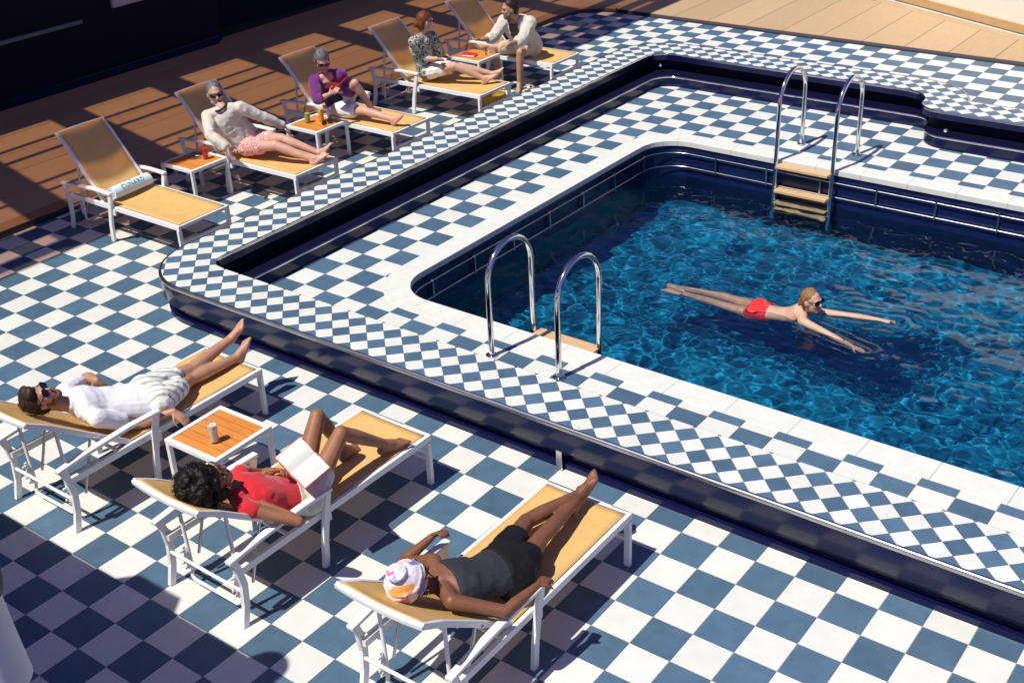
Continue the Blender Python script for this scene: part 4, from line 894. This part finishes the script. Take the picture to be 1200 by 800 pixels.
# woman in the turban
p = Person('F3', 'person in a patterned turban, charcoal vest and black shorts', SK['deep'], False, (.28, .80, .48), (.0, -.62, .75), 1, .0075, (1.15, 1.1), ((0, .0, -1), (.8, -.2, -.4)), 'sunbathers in the front row')
p.shirt(simple('charcoal_jersey', (.020, .021, .030), .85, bmp=.3, bscale=220), .0, .0, .90, .012, 'vest', .006); p.shorts(simple('black_cotton', (.004, .004, .005), .8, spec=.3), .50, .24, .020, 'shorts', .008)
def turban_mat():
    m, nt, p_ = new_mat('turban_silk'); tc = N(nt, 'ShaderNodeTexCoord'); n0 = N(nt, 'ShaderNodeTexNoise', Scale=6., Detail=2.); nt.links.new(tc.outputs['Object'], n0.inputs['Vector'])
    mx = N(nt, 'ShaderNodeVectorMath', operation='MULTIPLY_ADD'); nt.links.new(n0.outputs[1], mx.inputs[0]); mx.inputs[1].default_value = (.14, .14, .14); nt.links.new(tc.outputs['Object'], mx.inputs[2])
    v = N(nt, 'ShaderNodeTexVoronoi', Scale=17.); nt.links.new(mx.outputs[0], v.inputs['Vector']); sp = N(nt, 'ShaderNodeSeparateColor'); nt.links.new(v.outputs['Color'], sp.inputs[0])
    c = ramp(nt, sp.outputs[0], [(0, (.70, .64, .68)), (.25, (.66, .55, .52)), (.42, (.16, .17, .36)), (.52, (.80, .34, .08)), (.58, (.68, .64, .72)), (.76, (.55, .14, .30)), (.82, (.34, .38, .58)), (.90, (.70, .66, .66))], 'CONSTANT')
    nt.links.new(c, p_.inputs['Base Color']); p_.inputs['Roughness'].default_value = .5; p_.inputs['Sheen Weight'].default_value = .3; return m
mb = MB(); mb.sphere(p.hp(0, -.022, .04), (.098, .115, .108), p.HM, 20, 14); mb.sphere(p.hp(0, -.065, .0), (.085, .07, .085), p.HM, 16, 12); mb.sphere(p.hp(.0, -.025, .142), (.047, .05, .045), p.HM, 16, 12)
for k in range(6):
    a = k*1.05; tl = .35+.12*(k % 3)
    mb.tube([p.hp(.096*math.cos(t), -.022+.112*math.sin(t)*math.cos(tl*math.sin(a)), .035+.095*math.sin(t)*math.sin(tl*math.sin(a))+.07*math.cos(t)*tl*math.cos(a)) for t in (2*math.pi*q/24 for q in range(24))], .011, 6, True)
for k in range(3): mb.tube([p.hp(.046*math.cos(t), -.025+.048*math.sin(t), .135+k*.013+.018*math.sin(t+k*2)) for t in (2*math.pi*q/16 for q in range(16))], .008, 6, True)
p.fin(mb, 'turban', turban_mat(), .006, 1, .003, dscale=30.)
mb = MB(); mb.tube([p.hp(.085, 0, -.055)+(p.hf*math.cos(t)+p.hu*math.sin(t))*.028 for t in (2*math.pi*k/18 for k in range(18))], .003, 6, True); p.put(mb.mesh('hoop_earring', CHROME, True), 'hoop_earring')
p.glasses(.06, .045)
# bearded man in cream
p = Person('L2', 'person with grey beard in cream jumper and red patterned shorts', SK['pink'], True, (.86, -.50, -.02), (-.2, 0, 1), 1, .0085, (.3, .4), ((1, .2, -.2), (.6, .3, -.5)), 'sunbathers in the back row', 1.08)
p.shirt(cloth('cream_knit', (.60, .54, .46), .95, .6), 1.88, -.08, .97, .012, 'jumper', .009, .03); p.shorts(blob_mat('red_print_cloth', (.62, .07, .06), (.75, .58, .52), 75., .5, 1.), .45, .1)
mb = MB(); mb.tube([p.j['neck']+p.up*.012+(p.rs*math.cos(t)*.072+p.fr*math.sin(t)*.070) for t in (2*math.pi*k/20 for k in range(20))], .013, 8, True); p.put(mb.mesh('collar', simple('black_collar', (.012, .012, .02), .8), True), 'collar')
p.hair(GREYH, 'short', .002); p.beard(BEARD); p.glasses(.06, .042)
# woman in purple
p = Person('L3', 'person in an open purple shirt and white shorts, one knee raised', SK['pink'], False, (.72, -.45, -.50), (.3, -.1, 1), 1, .0085, (.9, .9), ((.2, .6, .3), (.3, -.5, .3)), 'sunbathers in the back row')
p.shirt(simple('navy_top_cloth', (.012, .018, .05), .8), .0, .0, .92, .010, 'dark_top', .004); p.shorts(cloth('white_cotton', (.78, .75, .72)), .55, .25, .024, 'shorts', .008)
def open_shirt(p, mt, sleeve, name, lo=.0, gap=.075, g=.018):
    o = p.shirt(mt, sleeve, lo, .96, g, name, .010); me = o.data; bm = bmesh.new(); bm.from_mesh(me); kill = []
    for v in bm.verts:
        q = v.co+p.base-p.j['chest']; a = q.dot(p.rs); b = q.dot(p.fr); c = q.dot(p.up)
        if b > .03 and abs(a) < gap-.10*c*(c < 0)*.2 and c < .30: kill.append(v)
    bmesh.ops.delete(bm, geom=kill, context='VERTS'); bm.to_mesh(me); bm.free()
    md = o.modifiers.new('thickness', 'SOLIDIFY'); md.thickness = .004; return o
open_shirt(p, cloth('purple_cotton', (.13, .012, .15)), 1.8, 'purple_shirt')
p.hair(GREYH, 'sides', .006); p.glasses(.062, .048)
c = (p.j['haN']+p.j['haF'])/2+Vector((.03, -.0, .055)); er = thing('red_tablet_case', 'red book style tablet case held by the person in the purple shirt', 'tablet', c)
for k, e in enumerate((-1, 1)):
    mb = MB(); mb.box((0, e*.068, 0), (.185, .13, .008)); o = mb.build('cover', REDC, er, bevel=.002); o.rotation_euler = (e*.45, 0, 0)
mb = MB(); mb.box((0, -.068, .0075), (.165, .112, .006)); o = mb.build('screen', simple('tablet_screen', (.25, .05, .05), .2), er); o.rotation_euler = (-.45, 0, 0)
er.rotation_euler = (math.radians(6), math.radians(-32), math.radians(-20))
# woman in the printed blouse
p = Person('L4', 'person with auburn bun in a black and white blouse and white shorts', SK['fair'], False, (.60, .78, -.02), (-.1, 0, 1), 1, .0085, (.5, .5), ((0, .5, -.6), (0, -.4, -.6)), 'sunbathers in the back row', 1.05)
p.shirt(blob_mat('printed_blouse_cloth', (.012, .016, .014), (.55, .56, .46), 24., .5, 3.), 1.05, -.06, .96, .022, 'blouse', .008); p.shorts(cloth('white_linen', (.76, .72, .62)), .5, .1, .02)
p.hair(AUB, 'bun', .008); p.glasses(.06, .044)
# man sitting sideways
p = Person('L5', 'person in a beige shirt and shorts sitting sideways with hands held out', SK['tan'], True, (-.55, -.82, -.10), (.05, .05, 1), -1, .0085, (.4, .35), ((.3, .4, -.7), (.2, .6, .8)), None, 1.05)
p.shirt(cloth('olive_jersey', (.10, .085, .05)), .0, .0, .95, .010, 'olive_vest', .004); p.shorts(cloth('beige_cotton', (.52, .43, .31)), .62, .2, .02)
open_shirt(p, cloth('beige_linen', (.58, .53, .44)), 1.25, 'beige_shirt', -.2, .06, .028)
p.hair(DARKH, 'short', .002); p.beard(hair_mat('greying_beard', (.07, .05, .04), (.24, .20, .17)))
mb = MB()
for e in (-1, 1): mb.sphere(p.hp(e*.030, .082, .012), .011, None, 10, 8)
p.put(mb.mesh('eyes', simple('eye_dark', (.05, .03, .02), .15), True), 'eyes')
mb = MB()
for e in (-1, 1): mb.cap(p.hp(e*.016, .092, .034), p.hp(e*.045, .083, .034), .004, .003, 6)
p.put(mb.mesh('eyebrows', BROW, True), 'eyebrows')
# swimmer
p = Person('SW', 'person in a red swimsuit and sunglasses swimming with both arms stretched ahead', SK['fair'], False, (.93, -.22, .10), (-.15, 0, 1), 1, .0085, (.12, .12), ((0, 0, -1), (0, 0, -1)), None, 1.0)
p.shirt(cloth('red_swim_cloth', (.75, .012, .012), .6), .0, -.22, .30, .010, 'swimsuit', .004); p.hair(BLOND, 'tail', .0); p.glasses(.06, .042)
mb = MB(); mb.tube([p.j['neck'].lerp(p.j['chest'], .1)+(p.rs*math.cos(t)*.070+p.fr*math.sin(t)*.068) for t in (2*math.pi*k/20 for k in range(20))], .008, 8, True); p.put(mb.mesh('neck_strap', simple('blue_strap', (.02, .12, .35), .5), True), 'neck_strap')
for o_ in p.root.children: o_.cycles.is_caustics_receiver = True
PRINT = stripe_mat('printed_paper', (.66, .63, .56), (.76, .73, .65), 45., 'Y', .42)
# open book in the reading woman's hand
jj = {k: Vector(v) for k, v in J['F2'].items()}
ob = thing('open_book', 'open book with cream pages and red cover held by the reader in red', 'book', (-2.313, -1.603, 0.8))
for e in (-1, 1):
    mb = MB(); n = 8; W_, H_ = .135, .20
    top = [(e*(.002+W_*k/n), y, .012*math.sin(math.pi*min(1, k/n*1.15))+.010*(1-k/n)) for y in (-H_/2, H_/2) for k in range(n+1)]
    bot = [(x, y, -.004) for x, y, z in top]; q = n+1
    mb.add(top+bot, [(k, k+1, q+k+1, q+k) for k in range(n)]+[(2*q+k, 3*q+k, 3*q+k+1, 2*q+k+1) for k in range(n)]+[(k, 2*q+k, 2*q+k+1, k+1) for k in range(n)]+[(q+k, q+k+1, 3*q+k+1, 3*q+k) for k in range(n)]+[(0, q, 3*q, 2*q), (n, 2*q+n, 3*q+n, q+n)])
    o = mb.build('page_block', PRINT, ob, True); o.rotation_euler = (0, -e*.16, 0)
    mb = MB(); mb.box((e*(W_/2+.003), 0, -.0065), (W_+.008, H_+.010, .003)); o = mb.build('cover', REDC, ob); o.rotation_euler = (0, -e*.16, 0)
ob.rotation_mode = 'QUATERNION'
bx = Vector((0.86, 0.0, -0.5)).normalized(); bn = Vector((0.45, -0.3, 0.77)); bn = (bn-bx*bn.dot(bx)).normalized(); by = bn.cross(bx)
ob.rotation_quaternion = Matrix((bx, by, bn)).transposed().to_quaternion()
